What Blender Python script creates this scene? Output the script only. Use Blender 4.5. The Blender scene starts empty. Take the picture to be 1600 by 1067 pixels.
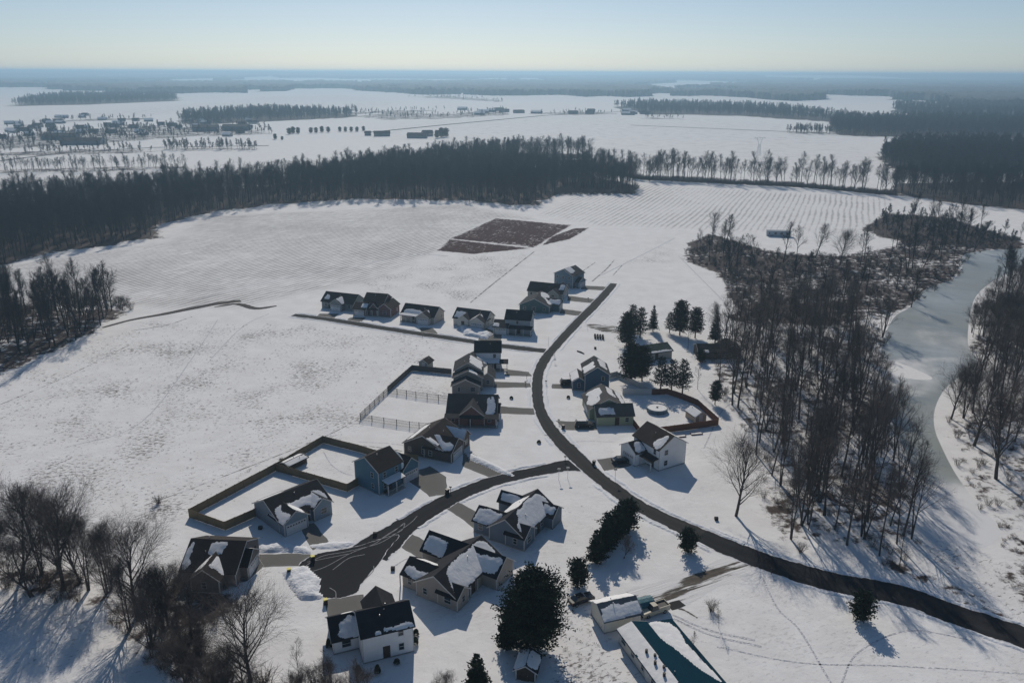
import bpy, math, random
import numpy as np
from math import radians as R, pi, sin, cos

# ------------------------------------------------------------------ camera, light, exposure
SC = bpy.context.scene
COL = SC.collection
EYE, FPX, ROLL = 85.0, 1244.0, R(.22)
PITCH = math.atan((533.5 - 113.3) / FPX)
cam = bpy.data.cameras.new('camera'); camo = bpy.data.objects.new('camera', cam); COL.objects.link(camo)
cam.sensor_width = 36; cam.lens = FPX / 1600 * 36; cam.clip_start = 1; cam.clip_end = 80000
from mathutils import Matrix, Vector
camo.matrix_world = Matrix.Translation((0, 0, EYE)) @ Matrix.Rotation(pi / 2 - PITCH, 4, 'X') @ Matrix.Rotation(ROLL, 4, 'Z')
SC.camera = camo
SUN_EL, SUN_AZ = R(34), R(-5.5)              # azimuth from +Y, negative = to the left
W = bpy.data.worlds.new('World'); SC.world = W; W.use_nodes = True
nt = W.node_tree; nt.nodes.clear()
sky = nt.nodes.new('ShaderNodeTexSky'); sky.sky_type = 'NISHITA'; sky.sun_disc = False
sky.sun_elevation = SUN_EL; sky.sun_rotation = SUN_AZ; sky.air_density = 1.0; sky.dust_density = .4; sky.ozone_density = 3; sky.altitude = 300
bg = nt.nodes.new('ShaderNodeBackground'); bg.inputs[1].default_value = .084
wo = nt.nodes.new('ShaderNodeOutputWorld')
tcw = nt.nodes.new('ShaderNodeTexCoord'); sx = nt.nodes.new('ShaderNodeSeparateXYZ'); nt.links.new(tcw.outputs['Generated'], sx.inputs[0])
def _m(op, a, b):
    n = nt.nodes.new('ShaderNodeMath'); n.operation = op
    for i, q in enumerate((a, b)):
        if isinstance(q, (int, float)): n.inputs[i].default_value = q
        else: nt.links.new(q, n.inputs[i])
    return n.outputs[0]
az_ = _m('ABSOLUTE', sx.outputs[2], 0)
def _vs(col, f):
    n = nt.nodes.new('ShaderNodeVectorMath'); n.operation = 'SCALE'; n.inputs[0].default_value = col
    if isinstance(f, (int, float)): n.inputs['Scale'].default_value = f
    else: nt.links.new(f, n.inputs['Scale'])
    return n.outputs[0]
def _va(a, b, op='ADD'):
    n = nt.nodes.new('ShaderNodeVectorMath'); n.operation = op; nt.links.new(a, n.inputs[0]); nt.links.new(b, n.inputs[1]); return n.outputs[0]
# thin winter haze whitening the sky towards the horizon
tint = _va(_va(_vs((.72, .88, .90), 1.0), _vs((.24, .02, .03), _m('EXPONENT', _m('MULTIPLY', az_, -1.6), 0))), _vs((-.16, .08, .42), _m('EXPONENT', _m('MULTIPLY', az_, -14.0), 0)))
vout = _va(sky.outputs[0], tint, 'MULTIPLY')
nt.links.new(vout, bg.inputs[0]); nt.links.new(bg.outputs[0], wo.inputs[0])
sl = bpy.data.lights.new('sun', 'SUN'); sl.energy = 3.8; sl.angle = R(.5); sl.color = (1, .92, .81)
so = bpy.data.objects.new('sun', sl); COL.objects.link(so)
sd = Vector((sin(SUN_AZ) * cos(SUN_EL), cos(SUN_AZ) * cos(SUN_EL), sin(SUN_EL)))
so.rotation_euler = sd.to_track_quat('Z', 'Y').to_euler()
SC.view_settings.view_transform = 'Standard'; SC.view_settings.look = 'None'
SC.view_settings.exposure = -.34; SC.view_settings.gamma = 1
SC.cycles.max_bounces = 5; SC.cycles.diffuse_bounces = 2; SC.cycles.volume_bounces = 0; SC.cycles.transparent_max_bounces = 8
SC.cycles.use_denoising = True

# survey: where the sight line through photo position (u,v) meets the plane z
def G(u, v, z=0.0):
    x = (u - 800) / FPX; y = -(v - 533.5) / FPX
    c, s = cos(ROLL), sin(ROLL); x, y = c * x - s * y, s * x + c * y
    dy = cos(PITCH) + y * sin(PITCH); dz = -sin(PITCH) + y * cos(PITCH)
    t = (z - EYE) / dz
    return (x * t, dy * t)
def GP(pts): return [G(*p) for p in pts]
def PX(X, Y, Z=0.0):
    d = Y * cos(PITCH) - (Z - EYE) * sin(PITCH)
    y = (Y * sin(PITCH) + (Z - EYE) * cos(PITCH)) / d; x = X / d
    c, s = cos(ROLL), sin(ROLL)
    return 800 + FPX * (c * x + s * y), 533.5 - FPX * (-s * x + c * y)

rng = random.Random(11)
nrng = np.random.RandomState(5)

# ------------------------------------------------------------------ materials
def mat(name, col, rough=.8, noise=None, bump=None, spec=.3, metal=0, coords='Object'):
    """noise=(scale, amount, detail) varies value; bump=(scale,strength)"""
    m = bpy.data.materials.new(name); m.use_nodes = True; n = m.node_tree; b = n.nodes['Principled BSDF']
    b.inputs['Base Color'].default_value = (*col, 1); b.inputs['Roughness'].default_value = rough
    b.inputs['Specular IOR Level'].default_value = spec; b.inputs['Metallic'].default_value = metal
    tc = n.nodes.new('ShaderNodeTexCoord')
    if noise:
        t = n.nodes.new('ShaderNodeTexNoise'); t.inputs['Scale'].default_value = noise[0]; t.inputs['Detail'].default_value = noise[2] if len(noise) > 2 else 4
        n.links.new(tc.outputs[coords], t.inputs['Vector'])
        mr = n.nodes.new('ShaderNodeMapRange'); mr.inputs[1].default_value = .3; mr.inputs[2].default_value = .7
        mr.inputs[3].default_value = 1 - noise[1]; mr.inputs[4].default_value = 1 + noise[1]
        n.links.new(t.outputs['Fac'], mr.inputs[0])
        mx = n.nodes.new('ShaderNodeVectorMath'); mx.operation = 'SCALE'; mx.inputs[0].default_value = col
        n.links.new(mr.outputs[0], mx.inputs['Scale']); n.links.new(mx.outputs[0], b.inputs['Base Color'])
    if bump:
        t = n.nodes.new('ShaderNodeTexNoise'); t.inputs['Scale'].default_value = bump[0]; t.inputs['Detail'].default_value = 5
        n.links.new(tc.outputs[coords], t.inputs['Vector'])
        bp = n.nodes.new('ShaderNodeBump'); bp.inputs['Strength'].default_value = bump[1]; bp.inputs['Distance'].default_value = .3
        n.links.new(t.outputs['Fac'], bp.inputs['Height']); n.links.new(bp.outputs[0], b.inputs['Normal'])
    return m
SNOWC = (.82, .81, .80)
class NT:
    """tiny helper to write math in node trees"""
    def __init__(s, m): s.t = m.node_tree; s.b = s.t.nodes['Principled BSDF']; s.tc = s.t.nodes.new('ShaderNodeTexCoord')
    def lk(s, a, b): s.t.links.new(a, b)
    def put(s, i, v):
        if isinstance(v, (int, float)): i.default_value = v
        else: s.lk(v, i)
    def m(s, op, a, b=0.0, c=0.0, clamp=False):
        n = s.t.nodes.new('ShaderNodeMath'); n.operation = op; n.use_clamp = clamp
        s.put(n.inputs[0], a); s.put(n.inputs[1], b); s.put(n.inputs[2], c); return n.outputs[0]
    def noise(s, scale, detail=4, vec=None, rough=.5, dist=0):
        n = s.t.nodes.new('ShaderNodeTexNoise'); n.inputs['Scale'].default_value = scale; n.inputs['Detail'].default_value = detail
        n.inputs['Roughness'].default_value = rough; n.inputs['Distortion'].default_value = dist
        s.lk(vec if vec is not None else s.tc.outputs['Object'], n.inputs['Vector']); return n.outputs['Fac']
    def ramp(s, v, a, b, lo=0.0, hi=1.0):
        n = s.t.nodes.new('ShaderNodeMapRange'); n.interpolation_type = 'SMOOTHSTEP'
        s.put(n.inputs[0], v); n.inputs[1].default_value = a; n.inputs[2].default_value = b; n.inputs[3].default_value = lo; n.inputs[4].default_value = hi
        return n.outputs[0]
    def attr(s, name):
        n = s.t.nodes.new('ShaderNodeAttribute'); n.attribute_name = name; return n.outputs['Fac']
    def mix(s, f, a, b):
        n = s.t.nodes.new('ShaderNodeMix'); n.data_type = 'RGBA'; s.put(n.inputs[0], f)
        for i, v in ((6, a), (7, b)):
            if isinstance(v, tuple): n.inputs[i].default_value = (*v, 1)
            else: s.lk(v, n.inputs[i])
        return n.outputs[2]
    def mapping(s, rot=0, scale=(1, 1, 1)):
        n = s.t.nodes.new('ShaderNodeMapping'); n.inputs['Rotation'].default_value = (0, 0, rot); s.lk(s.tc.outputs['Object'], n.inputs['Vector'])
        if scale == (1, 1, 1): return n.outputs[0]
        q = s.t.nodes.new('ShaderNodeMapping'); q.inputs['Scale'].default_value = scale; s.lk(n.outputs[0], q.inputs['Vector']); return q.outputs[0]
    def sep(s, v):
        n = s.t.nodes.new('ShaderNodeSeparateXYZ'); s.lk(v, n.inputs[0]); return n.outputs
    def bump(s, h, strength=.5, dist=.2):
        n = s.t.nodes.new('ShaderNodeBump'); n.inputs['Strength'].default_value = strength; n.inputs['Distance'].default_value = dist
        s.lk(h, n.inputs['Height']); s.lk(n.outputs[0], s.b.inputs['Normal'])
def newmat(name, rough=.85, spec=.2):
    m = bpy.data.materials.new(name); m.use_nodes = True; b = m.node_tree.nodes['Principled BSDF']
    b.inputs['Roughness'].default_value = rough; b.inputs['Specular IOR Level'].default_value = spec
    return m

def ground_material():
    m = newmat('snowy_ground', .9, .1); t = NT(m)
    big = t.noise(.02, 4); mid = t.noise(.16, 5)
    # speckled stubble poking through the snow, drawn out across the field
    st = t.mapping(R(-22), (.6, 1.3, 1))
    n1 = t.noise(1.35, 5, st, .72); n2 = t.noise(.06, 5)
    thr = t.m('ADD', t.m('MULTIPLY', t.m('SUBTRACT', n2, .5), .42), n1)
    stub = t.m('MULTIPLY', t.ramp(thr, .555, .64), t.m('MULTIPLY', t.attr('stub'), .85))
    # drill rows, two fields
    def rows(rot, spacing, at, a, b):
        mp = t.mapping(rot); x = t.sep(mp)[0]
        wob = t.m('MULTIPLY', t.noise(.012, 2), 5.0)
        s = t.m('SINE', t.m('MULTIPLY', t.m('ADD', x, wob), 2 * pi / spacing))
        s = t.m('ADD', t.m('MULTIPLY', s, .30), t.noise(.5, 6, t.mapping(rot, (1.2, .25, 1)), .65))
        s = t.m('ADD', s, t.m('MULTIPLY', t.m('SUBTRACT', t.noise(.025, 4), .5), .7))
        return t.m('MULTIPLY', t.ramp(s, a, b), t.attr(at))
    ra = rows(R(35.8), 2.6, 'rowa', .44, .84)
    rb = rows(R(22.5), 3.5, 'rowb', .45, .95)
    ra = t.m('MULTIPLY', ra, .72); rb = t.m('MULTIPLY', rb, .45)
    # brush and woodland floor; also paints the shade beside one house
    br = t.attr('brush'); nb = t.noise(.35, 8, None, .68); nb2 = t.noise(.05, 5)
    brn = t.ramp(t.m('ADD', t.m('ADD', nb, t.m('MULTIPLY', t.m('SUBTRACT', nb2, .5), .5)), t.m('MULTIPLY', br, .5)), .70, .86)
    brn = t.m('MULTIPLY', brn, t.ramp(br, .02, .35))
    till = t.attr('till'); tn = t.ramp(t.m('ADD', till, t.m('MULTIPLY', t.m('SUBTRACT', t.noise(.3, 7, None, .65), .5), 1.5)), .35, .65)
    tn = t.m('MULTIPLY', tn, t.ramp(t.noise(1.1, 7, None, .7), .36, .48))
    # loose wisps of dead grass anywhere
    lo = t.m('MULTIPLY', t.ramp(t.m('ADD', t.noise(.8, 7, None, .65), t.m('MULTIPLY', big, .35)), .80, .92), .45)
    soil = t.m('MAXIMUM', t.m('MAXIMUM', stub, t.m('MAXIMUM', ra, rb)), t.m('MAXIMUM', brn, t.m('MAXIMUM', tn, lo)))
    fine = t.noise(2.5, 5)
    sn = t.mix(t.ramp(mid, .3, .7), (.78, .765, .75), (.85, .84, .825))
    so_ = t.mix(fine, (.045, .035, .032), (.13, .10, .085))
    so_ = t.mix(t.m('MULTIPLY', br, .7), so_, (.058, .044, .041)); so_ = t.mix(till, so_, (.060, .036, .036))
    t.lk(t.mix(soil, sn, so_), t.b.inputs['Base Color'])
    h = t.m('ADD', t.m('MULTIPLY', t.noise(.45, 7, None, .6), .8), t.m('MULTIPLY', soil, .12))
    t.bump(h, .32, .5)
    return m
def asphalt_material(name, base, snowy=.5):
    m = newmat(name, .92, .06); t = NT(m)
    e = t.attr('edge'); n = t.noise(.45, 7, None, .65); n2 = t.noise(.08, 4)
    s = t.m('ADD', t.m('ADD', t.m('MULTIPLY', t.m('POWER', e, 3.0), .70), t.m('MULTIPLY', n, .75)), t.m('MULTIPLY', n2, .25))
    sn = t.ramp(s, 1.13 - snowy * .2, 1.2 - snowy * .2)
    c = t.mix(t.noise(.25, 6, None, .6), tuple(x * .75 for x in base), tuple(x * 1.3 for x in base))
    band = t.m('MULTIPLY', t.m('EXPONENT', t.m('MULTIPLY', t.m('POWER', t.m('MULTIPLY', t.m('SUBTRACT', e, .45), 6.0), 2.0), -1.0)), .45)
    c = t.mix(band, c, tuple(x * 1.9 for x in base))
    c = t.mix(t.ramp(t.noise(7, 3), .3, .7), c, tuple(x * 1.05 for x in base))
    t.lk(t.mix(sn, c, (.72, .72, .74)), t.b.inputs['Base Color']); t.bump(t.noise(3, 4), .2, .05)
    return m
def streak_material(name, base, line):
    m = newmat(name, .92, .06); t = NT(m); (ax, ay), (bx, by) = G(*line[0]), G(*line[1]); a = math.atan2(by - ay, bx - ax)
    mp = t.mapping(-a, (.09, 1.1, 1)); e = t.attr('edge'); s = t.m('ADD', t.m('ADD', t.noise(1.0, 6, mp, .6), t.m('MULTIPLY', t.m('POWER', e, 2.0), .42)), t.m('MULTIPLY', t.m('SUBTRACT', t.noise(.2, 5), .5), .35))
    t.lk(t.mix(t.ramp(s, .50, .60), t.mix(t.noise(.8, 5), tuple(x * .5 for x in base), tuple(x * 1.4 for x in base)), (.76, .75, .74)), t.b.inputs['Base Color']); t.bump(t.noise(1.5, 5, mp), .6, .2); return m
def till_material():
    m = newmat('tilled_soil', .95, .05); t = NT(m); e = t.attr('edge'); mp = t.mapping(R(35.8), (1.6, .5, 1))
    s = t.m('ADD', t.m('ADD', t.noise(.55, 7, mp, .7), t.m('MULTIPLY', t.m('POWER', e, 6.0), .22)), t.m('MULTIPLY', t.m('SUBTRACT', t.noise(.06, 4), .5), .35))
    t.lk(t.mix(t.ramp(s, .56, .66), t.mix(t.noise(.5, 6), (.040, .020, .019), (.095, .052, .046)), (.6, .58, .57)), t.b.inputs['Base Color']); t.bump(t.noise(.8, 6), .8, .4); return m
def pond_material():
    m = newmat('pond_ice', .38, .4); t = NT(m)
    n = t.noise(.018, 6, t.mapping(R(20), (1.6, .6, 1)), .6); f = t.noise(.2, 7, None, .6)
    s = t.ramp(t.m('ADD', t.m('ADD', n, t.m('MULTIPLY', f, .25)), t.m('MULTIPLY', t.attr('snowy'), .95)), .66, 1.02)
    c = t.mix(t.ramp(t.noise(.02, 4), .35, .65), (.30, .315, .285), (.40, .43, .43)); c = t.mix(t.ramp(t.noise(.05, 6, t.mapping(R(30), (.4, 1.6, 1)), .7), .45, .7), c, (.24, .27, .28))
    t.lk(t.mix(s, c, (.76, .76, .765)), t.b.inputs['Base Color'])
    t.lk(t.ramp(s, 0, 1, .38, .8), t.b.inputs['Roughness'])
    return m
def siding(name, col, period=.2, vertical=False, rough=.75):
    m = newmat(name, rough, .15); t = NT(m); p = t.sep(t.tc.outputs['Object'])
    z = t.m('ADD', p[0], p[1]) if vertical else p[2]
    fr = t.m('FRACT', t.m('MULTIPLY', z, 1 / period))
    t.lk(t.mix(t.ramp(fr, 0, .14), tuple(x * .6 for x in col), t.mix(t.noise(.6, 5), tuple(x * .88 for x in col), tuple(min(1, x * 1.1) for x in col))), t.b.inputs['Base Color'])
    t.bump(fr, .35, .03); return m
def brick(name, a, b):
    m = newmat(name, .85, .15); t = NT(m); n = t.t.nodes.new('ShaderNodeTexBrick')
    n.inputs['Color1'].default_value = (*a, 1); n.inputs['Color2'].default_value = (*b, 1); n.inputs['Mortar'].default_value = (.25, .24, .23, 1)
    n.inputs['Scale'].default_value = 3.5; p = t.sep(t.tc.outputs['Object']); cb = t.t.nodes.new('ShaderNodeCombineXYZ')
    t.lk(t.m('ADD', p[0], p[1]), cb.inputs[0]); t.lk(p[2], cb.inputs[1]); t.lk(cb.outputs[0], n.inputs['Vector'])
    t.lk(n.outputs['Color'], t.b.inputs['Base Color']); return m
def shingle(name, col):
    m = newmat(name, .92, .1); t = NT(m); p = t.sep(t.tc.outputs['Object'])
    fr = t.m('FRACT', t.m('MULTIPLY', p[2], 7.0)); n = t.noise(4, 4); n2 = t.noise(.5, 4)
    c = t.mix(n, tuple(x * .6 for x in col), tuple(x * 1.5 for x in col))
    c = t.mix(t.m('MULTIPLY', t.ramp(fr, 0, .25, 1, 0), .4), c, tuple(x * .4 for x in col))
    t.lk(t.mix(t.ramp(n2, .35, .7), c, tuple(x * 1.25 for x in col)), t.b.inputs['Base Color']); t.bump(fr, .3, .03); return m
MT = dict(till=till_material(),
    ground=ground_material(), road=asphalt_material('road_asphalt', (.043, .042, .040), .95), darkroad=asphalt_material('dark_asphalt', (.027, .027, .029), .5),
    drive=asphalt_material('driveway_concrete', (.155, .150, .138), .4), gravel=streak_material('muddy_gravel', (.12, .105, .088), [(985, 938), (1185, 874)]), ice=pond_material(),
    snow=mat('snow', SNOWC, .85, (1.2, .05, 5), (.9, .35), .15), ssnow=mat('shoved_snow', (.77, .78, .80), .85, (1.5, .06, 6), (1.6, .8), .15),
    packed=mat('packed_snow', (.26, .26, .265), .9, (2, .3, 5)), bark=mat('bark', (.072, .061, .053), .9, (3, .35, 4)), twig=mat('twig', (.125, .103, .090), .9, (.3, .3, 3)), farbark=mat('far_bark', (.032, .029, .031), .9, (.05, .3, 3)),
    needle=mat('needles', (.044, .062, .034), .8, (.7, .45, 4)), needle2=mat('blue_green_needles', (.042, .064, .042), .8, (.5, .45, 4)),
    brushy=mat('dead_brush', (.10, .066, .052), .9, (.2, .35, 4)), canopy=mat('distant_canopy', (.024, .026, .032), .95, (.006, .5, 10)),
    white=mat('white_trim', (.52, .52, .51), .6), glass=mat('window_glass', (.02, .028, .035), .12, spec=.6), black=mat('black_plastic', (.018, .018, .02), .5),
    yellow=mat('yellow_lid', (.62, .55, .06), .5), metal=mat('galvanised', (.35, .36, .37), .45, metal=.6), woodf=siding('fence_boards', (.20, .155, .095), .15, True),
    redwood=siding('red_brown_boards', (.17, .075, .045), .15, True), greyf=siding('weathered_boards', (.11, .10, .09), .15, True), darkwood=mat('dark_timber', (.06, .045, .035), .8, (2, .3)),
    rubber=mat('tyre_rubber', (.02, .02, .02), .8), chrome=mat('wheel_rim', (.4, .4, .4), .35, metal=.8), tan=mat('tan_paint', (.50, .45, .34), .35, spec=.5), blackp=mat('black_paint', (.015, .016, .018), .25, spec=.5),
    teal=mat('teal_tarp', (.03, .13, .16), .55, (1.5, .25), (2, .3)), tealroof=siding('teal_metal_roof', (.006, .038, .060), .4, True, .8), poolw=mat('pool_wall', (.10, .16, .22), .5),
    gdoor=siding('garage_door_white', (.62, .62, .62), .55), conc=mat('footing_concrete', (.3, .29, .27), .85, (1.5, .2)), earth=mat('dark_earth', (.05, .04, .035), .95, (1, .4, 6)),
    steel=mat('pylon_steel', (.42, .44, .46), .5, metal=.3), lamp=mat('headlamp_glass', (.5, .5, .5), .2), red=mat('tail_lamp', (.3, .02, .02), .3))

MT['tealroof'].node_tree.nodes['Principled BSDF'].inputs['Specular IOR Level'].default_value = .02
# ------------------------------------------------------------------ mesh helpers
class MB:
    def __init__(s): s.v = []; s.f = []; s.mi = []
    def add(s, vs, fs, mi=0):
        o = len(s.v); s.v.extend(vs); s.f.extend(tuple(i + o for i in f) for f in fs); s.mi.extend([mi] * len(fs)); return s
    def box(s, x0, x1, y0, y1, z0, z1, mi=0):
        vs = [(x, y, z) for z in (z0, z1) for x, y in ((x0, y0), (x1, y0), (x1, y1), (x0, y1))]
        return s.add(vs, [(3, 2, 1, 0), (4, 5, 6, 7), (0, 1, 5, 4), (1, 2, 6, 5), (2, 3, 7, 6), (3, 0, 4, 7)], mi)
    def tube(s, pts, rad, n=6, mi=0, cap=True):
        o = len(s.v); k = len(pts)
        for i, p in enumerate(pts):
            a = pts[max(i - 1, 0)]; b = pts[min(i + 1, k - 1)]
            d = Vector(b) - Vector(a); d.normalize()
            u = d.cross(Vector((0, 0, 1)) if abs(d.z) < .9 else Vector((1, 0, 0))); u.normalize(); w = d.cross(u)
            r = rad[i] if isinstance(rad, (list, tuple)) else rad
            for j in range(n):
                t = 2 * pi * j / n; s.v.append((p[0] + r * (cos(t) * u.x + sin(t) * w.x), p[1] + r * (cos(t) * u.y + sin(t) * w.y), p[2] + r * (cos(t) * u.z + sin(t) * w.z)))
        for i in range(k - 1):
            for j in range(n):
                s.f.append((o + i * n + j, o + i * n + (j + 1) % n, o + (i + 1) * n + (j + 1) % n, o + (i + 1) * n + j)); s.mi.append(mi)
        if cap:
            s.f.append(tuple(o + (k - 1) * n + j for j in range(n))); s.mi.append(mi); s.f.append(tuple(o + j for j in reversed(range(n)))); s.mi.append(mi)
        return s
    def prism(s, prof, a, b, axis='x', mi=0):
        """profile [(p,z)] extruded from a to b along axis"""
        n = len(prof); mk = (lambda t, p: (t, p[0], p[1])) if axis == 'x' else (lambda t, p: (p[0], t, p[1]))
        vs = [mk(a, p) for p in prof] + [mk(b, p) for p in prof]
        fs = [tuple(range(n)), tuple(reversed(range(n, 2 * n)))] + [(i, (i + 1) % n + 0, (i + 1) % n + n, i + n) for i in range(n)]
        return s.add(vs, fs, mi)
    def build(s, name, mats, parent=None, smooth=False):
        me = bpy.data.meshes.new(name); me.from_pydata(s.v, [], s.f)
        mats = mats if isinstance(mats, (list, tuple)) else [mats]
        for m in mats: me.materials.append(m)
        if len(mats) > 1: me.polygons.foreach_set('material_index', s.mi)
        if smooth: me.polygons.foreach_set('use_smooth', [True] * len(s.f))
        me.update(); return link(name, me, parent)
def link(name, me, parent=None):
    o = bpy.data.objects.new(name, me); COL.objects.link(o)
    if parent is not None: o.parent = parent
    return o
def tag(o, label=None, cat=None, group=None, kind=None):
    if label: o['label'] = label
    if cat: o['category'] = cat
    if group: o['group'] = group
    if kind: o['kind'] = kind
    return o
def empty(name, x, y, z=0, yaw=0):
    o = bpy.data.objects.new(name, None); COL.objects.link(o); o.location = (x, y, z); o.rotation_euler = (0, 0, yaw); o.empty_display_size = .5; return o
def copy_tree(o, parent=None):
    c = o.copy(); COL.objects.link(c); c.parent = parent
    for ch in KIDS.get(o.name, [c2 for c2 in o.children]): copy_tree(ch, c)
    return c
KIDS = {}
def smooth_closed(p, it=2):
    for _ in range(it):
        q = []
        for i in range(len(p)):
            a, b = p[i], p[(i + 1) % len(p)]
            q += [(a[0] * .75 + b[0] * .25, a[1] * .75 + b[1] * .25), (a[0] * .25 + b[0] * .75, a[1] * .25 + b[1] * .75)]
        p = q
    return p
def spline(p, n=8):
    P = [np.array(q, float) for q in p]; P = [2 * P[0] - P[1]] + P + [2 * P[-1] - P[-2]]; out = []
    for i in range(1, len(P) - 2):
        a, b, c, d = P[i - 1:i + 3]
        for k in range(n):
            t = k / n; out.append(tuple(.5 * ((2 * b) + (c - a) * t + (2 * a - 5 * b + 4 * c - d) * t * t + (3 * b - a - 3 * c + d) * t ** 3)))
    out.append(tuple(P[-2])); return out

# value noise
_T = nrng.rand(256, 256)
def vnoise(x, y):
    x = np.asarray(x, float); y = np.asarray(y, float); xi = np.floor(x).astype(int); yi = np.floor(y).astype(int); fx = x - xi; fy = y - yi
    fx = fx * fx * (3 - 2 * fx); fy = fy * fy * (3 - 2 * fy)
    g = lambda a, b: _T[a % 256, b % 256]
    return (g(xi, yi) * (1 - fx) + g(xi + 1, yi) * fx) * (1 - fy) + (g(xi, yi + 1) * (1 - fx) + g(xi + 1, yi + 1) * fx) * fy
def fbm(x, y, o=4):
    r = 0; a = .5
    for i in range(o): r = r + a * vnoise(x * 2 ** i + 17 * i, y * 2 ** i + 31 * i); a *= .5
    return r
def sdist(poly, X, Y):
    """signed distance, positive inside"""
    d = np.full(X.shape, 1e18); ins = np.zeros(X.shape, bool); n = len(poly)
    for i in range(n):
        ax, ay = poly[i]; bx, by = poly[(i + 1) % n]; ex, ey = bx - ax, by - ay
        t = np.clip(((X - ax) * ex + (Y - ay) * ey) / (ex * ex + ey * ey + 1e-12), 0, 1)
        d = np.minimum(d, (X - ax - t * ex) ** 2 + (Y - ay - t * ey) ** 2)
        c = ((ay > Y) != (by > Y)); xx = ex * (Y - ay) / (ey if abs(ey) > 1e-12 else 1e-12) + ax; ins ^= c & (X < xx)
    return np.where(ins, 1, -1) * np.sqrt(d)
def gz(x, y):
    """rolling hills far off, level ground near"""
    x = np.asarray(x, float); y = np.asarray(y, float); d = np.hypot(x, y)
    r = np.clip((d - 5500) / 11000, 0, 1); r = r * r * (3 - 2 * r)
    n = fbm(x / 3800 + 3.3, y / 5200 + 1.7, 4)
    return r * np.clip((n - .32) * 200, 0, 66)

# ------------------------------------------------------------------ land use, surveyed outlines
WOODS = {   # outline, spacing, height
 'w1': ([(-40, 425), (60, 398), (150, 384), (247, 372), (240, 356), (330, 331), (430, 319), (560, 311), (720, 313), (830, 323), (872, 302), (905, 300), (992, 303), (996, 292), (930, 276), (860, 265), (800, 262), (700, 252), (620, 262), (560, 272), (450, 288), (300, 300), (0, 320), (-120, 325)], 5.5, 25),
 'w1b': ([(700, 254), (760, 243), (850, 240), (922, 241), (925, 246), (860, 250), (800, 264)], 8, 22),
 'w2': ([(1393, 302), (1460, 313), (1620, 332), (1800, 350), (1800, 290), (1600, 286), (1480, 284), (1400, 288)], 7, 23),
 'w3': ([(1370, 247), (1395, 263), (1450, 271), (1600, 268), (1750, 270), (1750, 236), (1600, 236), (1420, 234)], 7, 24),
 'w4': ([(1296, 202), (1312, 212), (1400, 214), (1700, 220), (1700, 190), (1400, 190), (1300, 192)], 10, 22),
 'w5': ([(958, 168), (1010, 179), (1150, 181), (1300, 191), (1340, 188), (1230, 172), (1140, 167), (1000, 163)], 15, 20),
 'w7': ([(280, 190), (300, 196), (420, 190), (545, 184), (560, 180), (420, 175), (290, 182)], 12, 20),
 'w8': ([(20, 166), (130, 164), (277, 158), (270, 150), (100, 150), (50, 156)], 16, 18),
 'b1': ([(-60, 274), (0, 272), (150, 269), (302, 263), (297, 259), (100, 262), (-60, 267)], 8, 13),
 'b2': ([(250, 236), (405, 235), (405, 231), (300, 231), (250, 232)], 9, 13),
 'b3': ([(-30, 240), (150, 232), (240, 235), (235, 240), (120, 242), (-30, 246)], 13, 9),
 'v1': ([(-40, 222), (60, 205), (250, 196), (400, 203), (430, 210), (300, 214), (140, 226), (-40, 236)], 15, 10),
 'c1': ([(545, 182), (620, 176), (700, 178), (780, 172), (800, 180), (700, 186), (600, 188)], 26, 10),
 'c2': ([(820, 178), (900, 174), (980, 178), (900, 181)], 26, 9),
 'r1': ([(1232, 209), (1296, 211), (1298, 207), (1234, 205)], 9, 14),
 'x1': ([(1350, 358), (1385, 336), (1480, 342), (1600, 376), (1600, 388), (1480, 382), (1385, 370)], 9, 9),
 'x2': ([(640, 152), (700, 150), (790, 158), (780, 160), (700, 155)], 30, 10),
 'x3': ([(430, 180), (640, 172), (700, 172), (640, 176), (440, 183)], 22, 9),
 'x4': ([(0, 200), (120, 186), (240, 184), (240, 187), (120, 190), (0, 204)], 20, 9),
 'x5': ([(1000, 186), (1070, 187), (1072, 185), (1010, 184)], 14, 9),
 'w9': ([(1395, 176), (1450, 182), (1600, 186), (1700, 186), (1700, 170), (1500, 168), (1400, 166)], 15, 20),
}
NEAR = {    # woods whose trees one can tell apart
 'a': ([(1108, 600), (1122, 540), (1150, 505), (1200, 492), (1300, 492), (1385, 512), (1388, 590), (1368, 640), (1405, 690), (1425, 760), (1428, 850), (1372, 872), (1290, 846), (1215, 850), (1190, 800), (1182, 740), (1172, 680), (1145, 640)], 4.6),
 'b': ([(1512, 500), (1520, 478), (1560, 450), (1680, 440), (1700, 780), (1640, 790), (1575, 735), (1500, 700), (1478, 660), (1490, 628), (1540, 592), (1520, 545)], 6.0),
 'c': ([(-40, 850), (40, 880), (130, 897), (215, 937), (290, 990), (350, 1035), (450, 1070), (580, 1095), (560, 1130), (350, 1130), (250, 1058), (190, 990), (120, 948), (30, 928), (-40, 915)], 3.1),
 'd': ([(-30, 448), (60, 478), (130, 482), (205, 484), (150, 520), (90, 548), (40, 570), (-30, 605)], 5.2),
 'e': ([(1075, 395), (1120, 372), (1200, 392), (1300, 402), (1400, 385), (1420, 350), (1500, 350), (1600, 375), (1520, 400), (1498, 432), (1430, 480), (1390, 492), (1320, 505), (1200, 515), (1150, 500), (1130, 440)], 8.5),
 'f': ([(908, 264), (1000, 281), (1100, 286), (1250, 293), (1400, 306), (1400, 302), (1250, 289), (1100, 282), (1000, 277), (910, 261)], 4.8),
}
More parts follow.
